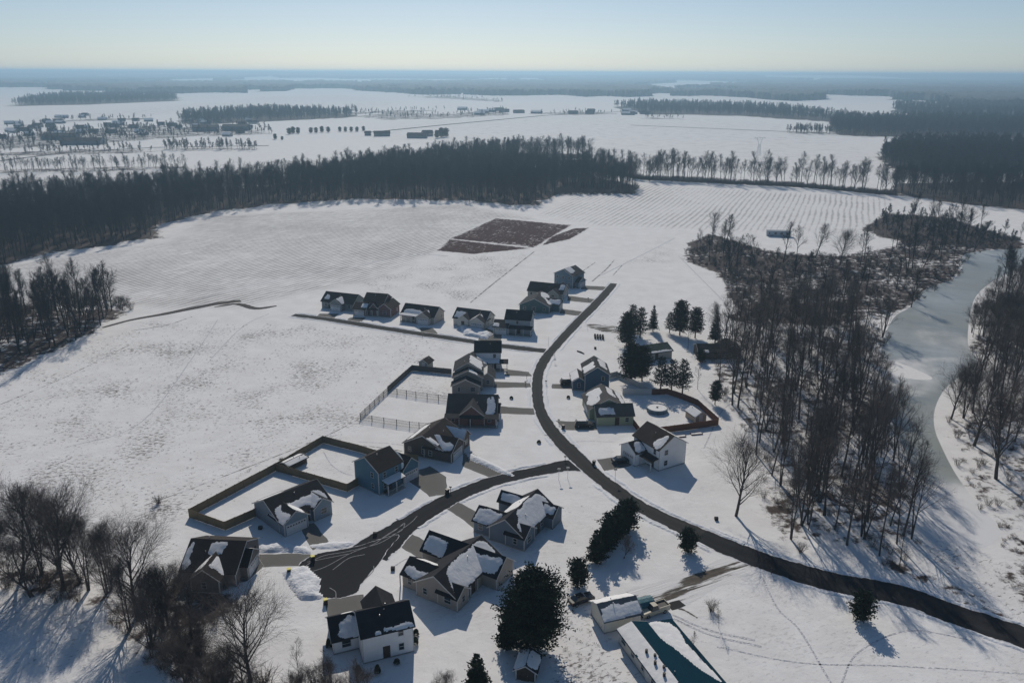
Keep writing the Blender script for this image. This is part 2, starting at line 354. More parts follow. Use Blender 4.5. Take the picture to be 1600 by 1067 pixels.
LAND = {
 'stub': [([(1120, 905), (1190, 885), (1620, 1015), (1640, 1110), (980, 1110), (1090, 990)], 3, .25), ([(430, 850), (900, 740), (960, 800), (880, 930), (640, 1110), (400, 1110)], 3, .13), ([(900, 480), (1060, 420), (1150, 480), (1140, 700), (1120, 830), (960, 740), (860, 640)], 4, .16), ([(-60, 925), (30, 932), (120, 955), (190, 1000), (260, 1070), (300, 1120), (-60, 1120)], 2, .6), ([(1440, 860), (1480, 850), (1560, 870), (1640, 960), (1600, 985), (1480, 930)], 3, .9), ([(-200, 640), (60, 560), (230, 505), (480, 505), (700, 535), (650, 570), (560, 655), (520, 685), (290, 805), (180, 840), (0, 745), (-200, 700)], 5, 1),
          ([(560, 440), (700, 400), (832, 393), (735, 470), (610, 465)], 3, .9),
          ([(660, 572), (708, 582), (700, 622), (618, 612)], 1.5, .7),
          ([(505, 705), (560, 705), (552, 750), (470, 735)], 1.5, .35),
          ([(905, 905), (925, 1000), (960, 1000), (1000, 1100), (860, 1100), (870, 940)], 2, .9),
          ([(860, 1066), (870, 940), (905, 905), (925, 990), (1010, 1066)], 2, .8),
          ([(1000, 385), (1060, 365), (1040, 410), (975, 420)], 6, .8),
          ([(640, 190), (960, 175), (1290, 200), (1370, 250), (1380, 270), (1000, 262), (700, 230), (560, 215)], 40, .6),
          ([(0, 190), (500, 145), (640, 160), (540, 176), (280, 176), (0, 200)], 60, 1)],
 'rowa': [([(-150, 440), (250, 378), (330, 338), (720, 320), (840, 345), (775, 340), (690, 390), (570, 440), (380, 478), (230, 480), (180, 470), (100, 430), (-100, 440)], 6, 1)],
 'rowb': [([(850, 335), (900, 306), (1000, 290), (1395, 310), (1350, 352), (1310, 362), (1160, 360), (940, 352)], 5, 1)],
 'till': [([(775, 341), (893, 352), (832, 388), (740, 397), (683, 392)], 1.5, .0)],
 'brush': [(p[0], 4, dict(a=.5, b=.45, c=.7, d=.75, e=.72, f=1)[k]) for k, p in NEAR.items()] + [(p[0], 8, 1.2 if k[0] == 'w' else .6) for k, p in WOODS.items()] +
          [([(1068, 408), (1075, 380), (1110, 366), (1180, 385), (1230, 396), (1330, 400), (1160, 470), (1140, 435)], 3, .85),
           ([(1165, 505), (1130, 495), (1200, 465), (1330, 480), (1350, 500), (1290, 510)], 3, .8),
           ([(1345, 360), (1385, 333), (1480, 340), (1600, 375), (1600, 392), (1480, 385), (1380, 372)], 3, 1.0),
           ([(1385, 865), (1430, 880), (1600, 975), (1600, 985), (1440, 915), (1360, 885)], 3, .6),
           ([(1560, 850), (1600, 830), (1700, 900), (1620, 960), (1540, 900)], 3, .55),
           ([(235, 935), (262, 895), (285, 880), (305, 918), (365, 925), (375, 940), (335, 975), (290, 985), (250, 965)], 3, .8), ([(1475, 655), (1530, 640), (1640, 640), (1640, 900), (1560, 850), (1500, 760)], 4, .42), ([(1368, 500), (1395, 490), (1430, 480), (1440, 455), (1425, 450), (1380, 470)], 3, .8),  # first patch: brush ground darkened to paint the shade beside the dark house
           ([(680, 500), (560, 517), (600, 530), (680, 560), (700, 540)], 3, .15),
           ([(855, 300), (992, 303), (996, 292), (900, 285)], 3, 1.2)],
}
FWP = [(-900, 107.3), (-900, 138), (0, 136), (60, 137), (100, 140), (180, 146), (270, 146), (310, 145), (400, 145), (480, 139), (500, 139), (600, 145), (640, 148), (720, 149), (780, 151), (880, 149), (960, 156), (1040, 150), (1100, 152), (1105, 150), (1170, 152), (1240, 158), (1290, 148), (1330, 149), (1375, 150), (1400, 157), (1450, 168), (1600, 170), (2500, 178), (2500, 120.5)]
FWH = [[(378, 124.5), (425, 122.5), (445, 126), (385, 129)], [(552, 131), (568, 127), (584, 132), (560, 135.5)], [(600, 139), (625, 137), (632, 142), (605, 143)], [(500, 128), (540, 126), (545, 128), (510, 130)], [(700, 145), (760, 147), (720, 147.6), (660, 146)], [(930, 126.5), (960, 125.5), (975, 127), (935, 128)], [(1240, 129), (1280, 128.3), (1285, 129.6), (1245, 130.3)], [(1000, 147), (1060, 145), (1075, 149), (1010, 150)], [(-100, 137), (80, 137), (92, 147), (-100, 149)], [(60, 130), (90, 128), (95, 131), (62, 133)], [(1380, 156), (1450, 157), (1500, 160), (1440, 163)], [(1430, 183), (1540, 180), (1600, 184), (1540, 187), (1440, 186)]]
def farmask(X, Y):
    ins = sdist(GP(FWP), X, Y) > (fbm(X / 300, Y / 600, 3) - .4) * 420
    for h_ in FWH: ins &= sdist(GP(h_), X, Y) < (vnoise(X / 120, Y / 120) - .5) * 120
    return ins & ~((fbm(X / 900 + 9, Y / 2600 + 4, 4) > .545) & (Y > 2500)) & (Y > 2050)
def mask(name, X, Y):
    out = np.zeros(X.shape)
    for poly, soft, amt in LAND[name]:
        P = GP(poly); xs = [p[0] for p in P]; ys = [p[1] for p in P]; mg = soft * 2
        near = (X > min(xs) - mg) & (X < max(xs) + mg) & (Y > min(ys) - mg) & (Y < max(ys) + mg)
        if not near.any(): continue
        s = sdist(P, X[near], Y[near]) + (vnoise(X[near] / 9, Y[near] / 9) - .5) * soft
        t = np.clip((s + soft) / (2 * soft), 0, 1); t = t * t * (3 - 2 * t)
        out[near] = np.maximum(out[near], t * amt)
    return out
def axis(lo, hi, step, g, L0, L1):
    a = list(np.arange(lo, hi, step)); s = step; x = a[-1]; up = []
    while x < L1: s *= g; x += s; up.append(x)
    s = step; x = a[0]; dn = []
    while x > L0: s *= g; x -= s; dn.append(x)
    return np.array(dn[::-1] + a + up)
ax_ = axis(-110, 140, 1.7, 1.035, -36000, 36000); ay_ = axis(55, 330, 1.7, 1.026, -60, 40000)
GX, GY = np.meshgrid(ax_, ay_)
GZ = gz(GX, GY)
me = bpy.data.meshes.new('ground'); nx, ny = len(ax_), len(ay_)
vv = np.stack([GX.ravel(), GY.ravel(), GZ.ravel()], 1).astype(np.float32)
ii = (np.arange(ny - 1)[:, None] * nx + np.arange(nx - 1)[None, :]).ravel()
ff = np.stack([ii, ii + 1, ii + nx + 1, ii + nx], 1).astype(np.int32)
def fill(me, v, f):
    me.vertices.add(len(v)); me.vertices.foreach_set('co', np.ascontiguousarray(v, np.float32).ravel())
    k = f.shape[1]; me.loops.add(f.size); me.loops.foreach_set('vertex_index', np.ascontiguousarray(f, np.int32).ravel())
    me.polygons.add(len(f)); me.polygons.foreach_set('loop_start', np.arange(0, f.size, k, dtype=np.int32)); me.update(calc_edges=True)
fill(me, vv, ff); me.polygons.foreach_set('use_smooth', np.ones(len(ff), bool))
for k in LAND:
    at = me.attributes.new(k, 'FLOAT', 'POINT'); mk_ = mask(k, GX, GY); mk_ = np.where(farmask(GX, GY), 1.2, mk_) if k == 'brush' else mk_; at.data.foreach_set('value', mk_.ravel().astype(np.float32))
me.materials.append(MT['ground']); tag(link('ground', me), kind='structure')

# ------------------------------------------------------------------ roads, drives, pond
def ribbon(name, pts, width, z, material, kind='structure', label=None, n=8):
    p = spline(GP(pts), n); w = spline([(x, 0) for x in width], n) if isinstance(width, (list, tuple)) else None
    b = MB(); ed = []; K = 6
    for i, q in enumerate(p):
        a = p[max(i - 1, 0)]; c = p[min(i + 1, len(p) - 1)]; dx, dy = c[0] - a[0], c[1] - a[1]; l = math.hypot(dx, dy); nx_, ny_ = -dy / l, dx / l
        ww = (w[i][0] if w else width) / 2
        for k in range(K + 1):
            t = k / K * 2 - 1; jit = (vnoise(i * .7, k * 9.1) - .5) * .5 * min(1, ww / 2) if abs(t) == 1 else 0
            b.v.append((q[0] + nx_ * t * (ww + jit), q[1] + ny_ * t * (ww + jit), z)); ed.append(abs(t))
    for i in range(len(p) - 1):
        for k in range(K): o = i * (K + 1) + k; b.f.append((o + 1, o, o + K + 1, o + K + 2)); b.mi.append(0)
    o = b.build(name, material); at = o.data.attributes.new('edge', 'FLOAT', 'POINT'); at.data.foreach_set('value', ed); tag(o, kind=kind, label=label)
    return p
def flat(name, poly, z, material, soft=1.2, jag=.25, world=False):
    P = poly if world else GP(poly); n = len(P); b = MB(); ring = []
    for i in range(n):
        a, c = P[i], P[(i + 1) % n]; m = max(2, int(math.hypot(c[0] - a[0], c[1] - a[1]) / 1.2))
        for k in range(m): t = k / m; ring.append((a[0] + (c[0] - a[0]) * t + (rng.random() - .5) * jag, a[1] + (c[1] - a[1]) * t + (rng.random() - .5) * jag))
    cx = sum(p[0] for p in ring) / len(ring); cy = sum(p[1] for p in ring) / len(ring); m = len(ring); ed = []
    for r, e in ((1, 1), (.85, .3), (.0, 0)):
        for p in ring: b.v.append((cx + (p[0] - cx) * r, cy + (p[1] - cy) * r, z)); ed.append(e)
    for k in range(2):
        for i in range(m): j = (i + 1) % m; b.f.append((k * m + i, k * m + j, (k + 1) * m + j, (k + 1) * m + i)); b.mi.append(0)
    o = b.build(name, material); at = o.data.attributes.new('edge', 'FLOAT', 'POINT'); at.data.foreach_set('value', ed); tag(o, kind='structure'); return o
MAIN = [(1680, 1030), (1600, 996), (1500, 962), (1400, 927), (1316, 912), (1264, 899), (1207, 881), (1151, 860), (1095, 836), (1039, 811), (1000, 791), (975, 775), (951, 757), (923, 735), (895, 708), (866, 678), (849, 652), (841, 629), (839.5, 605), (841, 585), (851, 562), (870, 539), (900, 506), (932, 474), (951, 453), (959, 443)]
CUL = [(905, 726), (880, 728), (840, 736), (806, 743), (773, 751), (740, 763), (710, 776), (682, 791), (654, 808), (628, 825), (600, 846), (575, 866)]
WEST = [(458, 492), (520, 500), (600, 513), (680, 525), (760, 537), (820, 545), (852, 548)]
pm = ribbon('road', MAIN[:9], [6.4] * 6 + [6.1, 5.7, 5.2], .030, MT['darkroad'])
pm2 = ribbon('road', MAIN[7:], [5.6, 5.1, 4.7, 4.5, 4.4, 4.3, 4.4, 4.7, 4.4, 3.7, 3.4, 3.4, 3.4, 3.5, 3.7, 4.0, 4.2, 3.9, 3.2, 2.4], .024, MT['road'])
pc = ribbon('road', CUL, [6.5, 5.2, 4.4, 4.2, 4.2, 4.4, 4.7, 4.9, 5.2, 6, 8, 9], .018, MT['darkroad'])
pw = ribbon('road', WEST, [3.6, 4.2, 4.2, 4.2, 4.2, 4.4, 4.4], .012, MT['road'])
flat('road', smooth_closed([(631, 832), (597, 841), (552, 855), (520, 860), (494, 864), (464, 880), (474, 895), (489, 907), (485, 929), (507, 934), (537, 935), (560, 926), (562, 914), (597, 876), (607, 856)], 2), .0215, MT['darkroad'])
DR = [[(468, 822), (490, 816), (515, 846), (488, 860)], [(404, 866), (455, 864), (486, 866), (478, 884), (404, 886)], [(372, 910), (402, 866), (412, 884), (386, 908)], [(508, 936), (568, 928), (572, 965), (514, 982)],
      [(640, 738), (672, 728), (697, 745), (700, 772), (672, 776), (640, 752)], [(723, 708), (735, 706), (805, 745), (778, 752), (722, 728)], [(690, 790), (712, 780), (745, 800), (765, 812), (742, 826), (718, 808)], [(620, 842), (640, 832), (690, 858), (712, 872), (690, 892), (668, 880), (628, 856)],
      [(772, 634), (834, 638), (838, 648), (776, 646)], [(770, 596), (828, 598), (830, 605), (772, 606)], [(792, 577), (826, 581), (832, 588), (788, 587)], [(862, 600), (906, 600), (908, 608), (862, 607)], [(868, 657), (930, 660), (934, 672), (884, 672)],
      [(932, 718), (975, 712), (990, 722), (984, 728), (945, 736)], [(905, 446), (950, 448), (945, 454), (908, 452)], [(888, 462), (932, 468), (928, 474), (886, 470)], [(876, 482), (918, 488), (912, 495), (874, 490)], [(755, 512), (785, 520), (782, 540), (745, 536)], [(655, 512), (676, 512), (690, 527), (660, 524)], [(548, 496), (572, 496), (560, 507), (535, 503)], [(500, 490), (530, 490), (520, 500), (490, 498)],
      [(915, 505), (945, 507), (1010, 516), (1010, 525), (945, 520), (912, 510)]]
for i, d in enumerate(DR): flat('driveway', d, .008 + (i % 3) * .001, MT['drive'] if i != 21 else MT['gravel'])
ribbon('driveway', [(985, 938), (1040, 930), (1090, 908), (1140, 888), (1185, 874)], [7, 7.5, 6.5, 6, 9], .009, MT['gravel'])
flat('driveway', [(1040, 942), (1062, 936), (1072, 946), (1050, 954)], .013, MT['road'])
# narrow tracks and ditches
def track(pts, w, m=None): ribbon('track', pts, w, .006, m or MT['gravel'], n=5)
track([(160, 512), (205, 500), (260, 490), (330, 476), (376, 470)], [1.5, 2.0, 3, 4, 3.5], MT['earth']); track([(335, 480), (370, 475), (400, 482), (432, 478)], [1, 2.5, 3, 1.5], MT['earth']); track([(205, 517), (260, 508), (300, 495)], 1.0)
track([(735, 473), (775, 440), (835, 393)], 1.2); track([(930, 410), (905, 428), (925, 442)][:2] + [(890, 443)], 1.0)
track([(960, 406), (948, 420), (925, 440)], 1.2); track([(972, 415), (958, 430)], .8)
track([(1000, 935), (1050, 922), (1100, 903), (1150, 880)], .7); track([(1010, 948), (1060, 950), (1090, 965)], .7)
for q in ([(474, 896), (507, 886), (548, 864), (584, 850), (602, 837), (631, 819)], [(466, 893), (500, 870), (540, 862), (570, 855), (600, 845), (640, 818), (652, 806)], [(480, 878), (510, 872), (550, 864)], [(520, 890), (545, 872), (570, 866)], [(515, 918), (524, 924), (525, 934)], [(570, 905), (583, 892), (584, 884)], [(596, 842), (618, 828), (632, 817), (628, 828), (612, 836)]):
    ribbon('tyre_track_snow', q, .14, .036, MT['packed'], n=6)
track([(500, 690), (600, 700), (660, 712)], .5); track([(225, 790), (360, 740), (500, 685), (560, 655)], .5); track([(0, 632), (100, 590), (200, 540)], .5)
TRL = mat('trodden_snow', (.60, .60, .62), .9, (2.2, .35, 5), (3, 1.0))  # grey mottling paints the shade in the footprint dents
for q, w_ in (([(1192, 902), (1215, 950), (1250, 985), (1300, 1070)], .35), ([(1120, 1010), (1250, 1035), (1400, 1040), (1600, 1052)], .3), ([(1310, 1080), (1340, 1020), (1420, 985), (1520, 1000)], .3), ([(1050, 960), (1110, 985), (1180, 1000)], .5), ([(1052, 966), (1112, 992), (1190, 1010)], .5),
              ([(640, 845), (600, 868), (575, 890)], .3), ([(700, 785), (730, 812), (745, 825)], .4), ([(706, 783), (738, 808), (752, 822)], .4), ([(615, 885), (640, 872), (668, 880)], .3), ([(505, 705), (520, 728), (550, 742), (585, 730)], .25), ([(560, 690), (620, 694), (650, 702)], .25),
              ([(940, 430), (1000, 400), (1055, 372)], .7), ([(1060, 400), (1100, 440), (1130, 470)], .5), ([(1100, 700), (1130, 640), (1170, 620)], .3), ([(960, 540), (1010, 560), (1040, 575)], .4), ([(870, 700), (900, 690), (960, 690)], .25), ([(330, 560), (380, 510), (420, 490)], .4), ([(100, 700), (220, 660), (300, 560), (340, 500)], .35), ([(560, 415), (640, 398), (700, 400)], 1.2), ([(300, 470), (420, 440), (560, 415)], 1.0)):
    ribbon('trodden_path', q, w_, .007, TRL, n=6)
PX0 = [(1700, 385), (1600, 388), (1520, 393), (1500, 400), (1506, 425), (1482, 440), (1440, 452), (1425, 480), (1398, 492), (1383, 520), (1374, 560), (1372, 600), (1386, 640), (1408, 690), (1428, 740), (1445, 800), (1480, 850), (1540, 860), (1570, 830), (1530, 790), (1495, 745), (1474, 705), (1458, 668), (1460, 634), (1480, 600), (1520, 578), (1530, 560), (1510, 545), (1515, 490), (1525, 458), (1562, 432), (1610, 415), (1700, 400)]
for pl in ([(775, 341), (893, 352), (834, 387), (704, 373)], [(702.5, 374.2), (830, 388.2), (740, 397), (683, 392)], [(848, 383), (862, 370), (898, 357), (921, 356), (890, 374)]): flat('tilled_field', pl, .05, MT['till'], jag=.9)
P = smooth_closed(GP(PX0), 2)
xs = np.arange(min(p[0] for p in P) - 2, max(p[0] for p in P) + 2, 2.0); ys = np.arange(min(p[1] for p in P) - 2, max(p[1] for p in P) + 2, 2.0)
from mathutils.geometry import tessellate_polygon
tri = tessellate_polygon([[Vector((x, y, 0)) for x, y in P]])
me = bpy.data.meshes.new('pond'); me.from_pydata([(x, y, .006) for x, y in P], [], [t if (P[t[1]][0] - P[t[0]][0]) * (P[t[2]][1] - P[t[0]][1]) - (P[t[1]][1] - P[t[0]][1]) * (P[t[2]][0] - P[t[0]][0]) > 0 else t[::-1] for t in tri]); me.update(); sv = []
for v in me.vertices:
    u_, v_ = PX(v.co.x, v.co.y); sv.append(min(1, max(0, (v_ - 740) / 70)) + (.35 if 555 < v_ < 620 and u_ < 1440 else 0))
at = me.attributes.new('snowy', 'FLOAT', 'POINT'); at.data.foreach_set('value', sv); me.materials.append(MT['ice']); tag(link('pond', me), kind='structure')
def heap(name, poly, hgt, step, material, kind='stuff', label=None, cat=None, world=False, rough=1.0, soft=1.0, group=None):
    """lumpy raised snow inside an outline"""
    P = poly if world else GP(poly); x = np.arange(min(p[0] for p in P) - step, max(p[0] for p in P) + step, step); y = np.arange(min(p[1] for p in P) - step, max(p[1] for p in P) + step, step)
    X, Y = np.meshgrid(x, y); s = sdist(P, X, Y); t = np.clip(s / soft, 0, 1); t = t * (2 - t)
    Z = t * hgt * (.35 + rough * 1.1 * fbm(X / 1.1 + 5, Y / 1.1, 4)) - .02; keep = s > -step
    b = MB(); idx = -np.ones(X.shape, int); c = 0
    for j in range(X.shape[0]):
        for i in range(X.shape[1]):
            if keep[j, i]: idx[j, i] = c; c += 1; b.v.append((X[j, i], Y[j, i], Z[j, i]))
    for j in range(X.shape[0] - 1):
        for i in range(X.shape[1] - 1):
            q = (idx[j, i], idx[j, i + 1], idx[j + 1, i + 1], idx[j + 1, i])
            if min(q) >= 0: b.f.append(q); b.mi.append(0)
    o = b.build(name, material, smooth=True); tag(o, label, cat, group, kind); return o
flat('snow_spit', smooth_closed([(1370, 556), (1410, 568), (1468, 593), (1430, 594), (1385, 584)], 2), .012, MT['snow'], jag=0)
def berm(path, off, w, h, name='snow_bank', skip=None):
    b = MB(); p = path; K = 5; rows_ = []
    for i, q in enumerate(p):
        a = p[max(i - 1, 0)]; c = p[min(i + 1, len(p) - 1)]; dx, dy = c[0] - a[0], c[1] - a[1]; l = math.hypot(dx, dy); nx_, ny_ = -dy / l, dx / l
        hh = h * (.25 + 1.3 * float(fbm(q[0] / 2.2, q[1] / 2.2, 3)))
        if skip and skip(q, (nx_ * math.copysign(1, off), ny_ * math.copysign(1, off))): hh = -.1
        o2 = off + (float(vnoise(q[0] / 1.5, q[1] / 1.5)) - .5) * .5
        rows_.append([(q[0] + nx_ * (o2 + (k / (K - 1) - .5) * w), q[1] + ny_ * (o2 + (k / (K - 1) - .5) * w), hh * (0, .75, 1, .55, 0)[k] - .03) for k in range(K)])
    for r in rows_: b.v.extend(r)
    for i in range(len(rows_) - 1):
        for k in range(K - 1): o = i * K + k; b.f.append((o + 1, o, o + K, o + K + 1)); b.mi.append(0)
    tag(b.build(name, MT['ssnow'], smooth=True), kind='stuff', label='low ridge of ploughed snow along the road edge', cat='snow bank')
def dense(path, step=1.0):
    out = []
    for a, b in zip(path, path[1:]):
        m = max(1, int(math.hypot(b[0] - a[0], b[1] - a[1]) / step))
        for k in range(m): t = k / m; out.append((a[0] + (b[0] - a[0]) * t, a[1] + (b[1] - a[1]) * t))
    out.append(path[-1]); return out
DRW = [GP(d) for d in DR] + [GP([(545, 840), (640, 830), (640, 870), (560, 950), (440, 950), (440, 850)]), GP([(860, 700), (935, 700), (935, 755), (860, 755)]), GP([(835, 535), (880, 535), (870, 560), (835, 560)]), GP([(1110, 850), (1220, 870), (1220, 905), (1110, 905)])]
def inside(P, x, y):
    c = False
    for i in range(len(P)):
        (ax, ay), (bx, by) = P[i], P[i - 1]
        if (ay > y) != (by > y) and x < (bx - ax) * (y - ay) / (by - ay) + ax: c = not c
    return c
def skipd(off):
    def f(q, nn):
        x, y = q[0] + nn[0] * abs(off), q[1] + nn[1] * abs(off)
        return any(inside(P, x, y) or inside(P, x + nn[0], y + nn[1]) for P in DRW)
    return f
for path, o_ in ((pm, 3.6), (pm, -3.6), (pm2[:64], 2.9), (pm2[:64], -2.9), (pm2[64:], 2.4), (pm2[64:], -2.4), (pc[12:70], 2.8), (pc[12:70], -2.8), (pw, 2.6), (pw, -2.6)):
    berm(dense(path), o_, 1.1, .26, skip=skipd(o_))
for poly, h in (([(440, 893), (478, 884), (500, 905), (498, 925), (508, 935), (470, 938), (452, 915)], .75), ([(400, 850), (440, 848), (480, 855), (488, 866), (455, 862), (403, 864)], .6), ([(718, 510), (748, 514), (770, 522), (760, 530), (725, 524)], 1.0),
                ([(727, 706), (740, 710), (800, 740), (806, 746), (780, 738), (735, 718)], .6), ([(480, 852), (520, 846), (560, 846), (540, 856), (500, 858)], .45)):
    heap('snow_pile', poly, h, .45, MT['ssnow'], label='heap of shovelled snow beside the paving', cat='snow pile')
#STRUCT
# ------------------------------------------------------------------ houses
def roof_profile(a0, a1, eave, rise, ov, th=.16):
    m = (a0 + a1) / 2; sl = rise / ((a1 - a0) / 2)
    return [(a0 - ov, eave - ov * sl), (m, eave + rise), (a1 + ov, eave - ov * sl), (a1 + ov, eave - ov * sl + th), (m, eave + rise + th), (a0 - ov, eave - ov * sl + th)]
def slope(bk, side, ov=.4, rk=.3, th=.16):
    """origin, s vector (along ridge), t vector (up the slope), normal for one side of a gable block"""
    k, x0, x1, y0, y1, e, r, ax = bk[:8]
    if ax == 'x':
        m = (y0 + y1) / 2; sl = r / ((y1 - y0) / 2)
        if side in 'FL': o = Vector((x0 - rk, y0 - ov, e - ov * sl + th)); t = Vector((0, m - y0 + ov, r + ov * sl))
        else: o = Vector((x0 - rk, y1 + ov, e - ov * sl + th)); t = Vector((0, m - y1 - ov, r + ov * sl))
        s = Vector((x1 - x0 + 2 * rk, 0, 0))
    else:
        m = (x0 + x1) / 2; sl = r / ((x1 - x0) / 2)
        if side in 'FL': o = Vector((x0 - ov, y0 - rk, e - ov * sl + th)); t = Vector((m - x0 + ov, 0, r + ov * sl))
        else: o = Vector((x1 + ov, y0 - rk, e - ov * sl + th)); t = Vector((m - x1 - ov, 0, r + ov * sl))
        s = Vector((0, y1 - y0 + 2 * rk, 0))
    nn = s.cross(t); nn.normalize()
    if nn.z < 0: nn = -nn
    return o, s, t, nn
def snow_patch(b, fr_, s0, s1, t0, t1, r, poly=None, thick=.06, step=.15):
    """a ragged sheet of settled snow on one roof slope"""
    o, s, t, nn = fr_; Ls, Lt = s.length, t.length; ph = r.random() * 60
    if not poly:
        q0, q1, r0, r1 = s0 + (s1 - s0) * .12, s0 + (s1 - s0) * .88, t0 + (t1 - t0) * .15, t0 + (t1 - t0) * .85
        poly = [(s0, t0), (q0, t0), (q1, t0), (s1, t0), (s1, r0), (s1, r1), (s1, t1), (q1, t1), (q0, t1), (s0, t1), (s0, r1), (s0, r0)]
    P = smooth_closed([(p[0] * Ls, p[1] * Lt) for p in poly], 2); us, ut = s / Ls, t / Lt
    X, Y = np.meshgrid(np.arange(.06, Ls - .05, step), np.arange(.06, Lt - .02, step)); 
    D = sdist(P, X, Y) + (fbm(X * .55 + ph, Y * .55, 2) - .30) * 1.3 + (fbm(X * 2.0 + ph, Y * 2.0 + 9, 3) - .44) * .35
    H = thick * np.clip(D / .5, 0, 1) * (.8 + .4 * vnoise(X * .9 + 3, Y * .9 + ph)) + .004
    cell = (D[:-1, :-1] + D[1:, 1:] + D[:-1, 1:] + D[1:, :-1]) > 0; idx = {}; vs = []; fs = []
    lab = np.zeros(cell.shape, int); best = (0, 0); cur = 0
    for j0, i0 in zip(*np.nonzero(cell)):      # keep the largest connected drift
        if lab[j0, i0]: continue
        cur += 1; st = [(j0, i0)]; lab[j0, i0] = cur; n = 0
        while st:
            j, i = st.pop(); n += 1
            for dj, di in ((0, 1), (1, 0), (0, -1), (-1, 0)):
                q = (j + dj, i + di)
                if 0 <= q[0] < cell.shape[0] and 0 <= q[1] < cell.shape[1] and cell[q] and not lab[q]: lab[q] = cur; st.append(q)
        best = max(best, (n, cur))
    def vi(j, i):
        if (j, i) not in idx:
            idx[j, i] = len(vs); p = o + us * float(X[j, i]) + ut * float(Y[j, i]) + nn * float(H[j, i] if D[j, i] > 0 else .004); vs.append(tuple(p))
        return idx[j, i]
    for j, i in zip(*np.nonzero(lab == best[1])) if best[0] else (): fs.append((vi(j, i), vi(j, i + 1), vi(j + 1, i + 1), vi(j + 1, i)))
    b.add(vs, fs)
def window(parent, x, y, z, w, h, face, deep, trim):
    """face: F(-y) B(+y) L(-x) R(+x)"""
    def bx(b, u0, u1, z0, z1, d0, d1, mi=0):
        if face == 'F': b.box(x + u0, x + u1, y - d1, y - d0, z0, z1, mi)
        elif face == 'B': b.box(x + u0, x + u1, y + d0, y + d1, z0, z1, mi)
        elif face == 'L': b.box(x - d1, x - d0, y + u0, y + u1, z0, z1, mi)
        else: b.box(x + d0, x + d1, y + u0, y + u1, z0, z1, mi)
    b = MB(); t = .06
    bx(b, -w / 2 - t, -w / 2, z - t, z + h + t, .0, .06); bx(b, w / 2, w / 2 + t, z - t, z + h + t, .0, .06)
    bx(b, -w / 2, w / 2, z + h, z + h + t, .0, .06); bx(b, -w / 2, w / 2, z - t, z, .0, .07); bx(b, -w / 2, w / 2, z + h / 2 - .03, z + h / 2 + .03, .025, .05)
    if w > 1.4: bx(b, -.04, .04, z, z + h, .028, .055)
    g = MB(); bx(g, -w / 2, w / 2, z, z + h, .004, .022)
    if deep: f = b.build('window', trim, parent); g.build('pane', MT['glass'], f)
    else:
        bx(b, -w / 2, w / 2, z, z + h, .004, .022, 1); b.build('window', [trim, MT['glass']], parent)
def garage_door(parent, x, y, w, h, face, m=None):
    b = MB()
    def bx(u0, u1, z0, z1, d0, d1, mi=0):
        if face == 'F': b.box(x + u0, x + u1, y - d1, y - d0, z0, z1, mi)
        elif face == 'B': b.box(x + u0, x + u1, y + d0, y + d1, z0, z1, mi)
        elif face == 'L': b.box(x - d1, x - d0, y + u0, y + u1, z0, z1, mi)
        else: b.box(x + d0, x + d1, y + u0, y + u1, z0, z1, mi)
    for k in range(4): bx(-w / 2, w / 2, .05 + k * h / 4 + .02, .05 + (k + 1) * h / 4 - .02, .01, .05)
    bx(-w / 2, w / 2, .05, .05 + h, .004, .012)
    bx(-w / 2 - .12, -w / 2, .02, h + .2, .0, .07); bx(w / 2, w / 2 + .12, .02, h + .2, 0, .07); bx(-w / 2, w / 2, h + .06, h + .2, 0, .07)
    k = int(w / .6)
    for i in range(k): bx(-w / 2 + (i + .2) * w / k, -w / 2 + (i + .8) * w / k, .05 + h * .8, .05 + h * .93, .048, .056, 1)
    b.build('garage_door', [m or MT['gdoor'], MT['glass']], parent)
def door(parent, x, y, face, m):
    b = MB(); h_ = MB()
    def bx(q, u0, u1, z0, z1, d0, d1):
        if face == 'F': q.box(x + u0, x + u1, y - d1, y - d0, z0, z1)
        elif face == 'B': q.box(x + u0, x + u1, y + d0, y + d1, z0, z1)
        elif face == 'L': q.box(x - d1, x - d0, y + u0, y + u1, z0, z1)
        else: q.box(x + d0, x + d1, y + u0, y + u1, z0, z1)
    bx(b, -.46, .46, .15, 2.2, .01, .06); bx(b, -.56, -.46, .1, 2.3, 0, .05); bx(b, .46, .56, .1, 2.3, 0, .05); bx(b, -.46, .46, 2.2, 2.3, 0, .05)
    o = b.build('door', m, parent); bx(h_, .34, .4, 1.05, 1.15, .06, .12); h_.build('handle', MT['metal'], o)
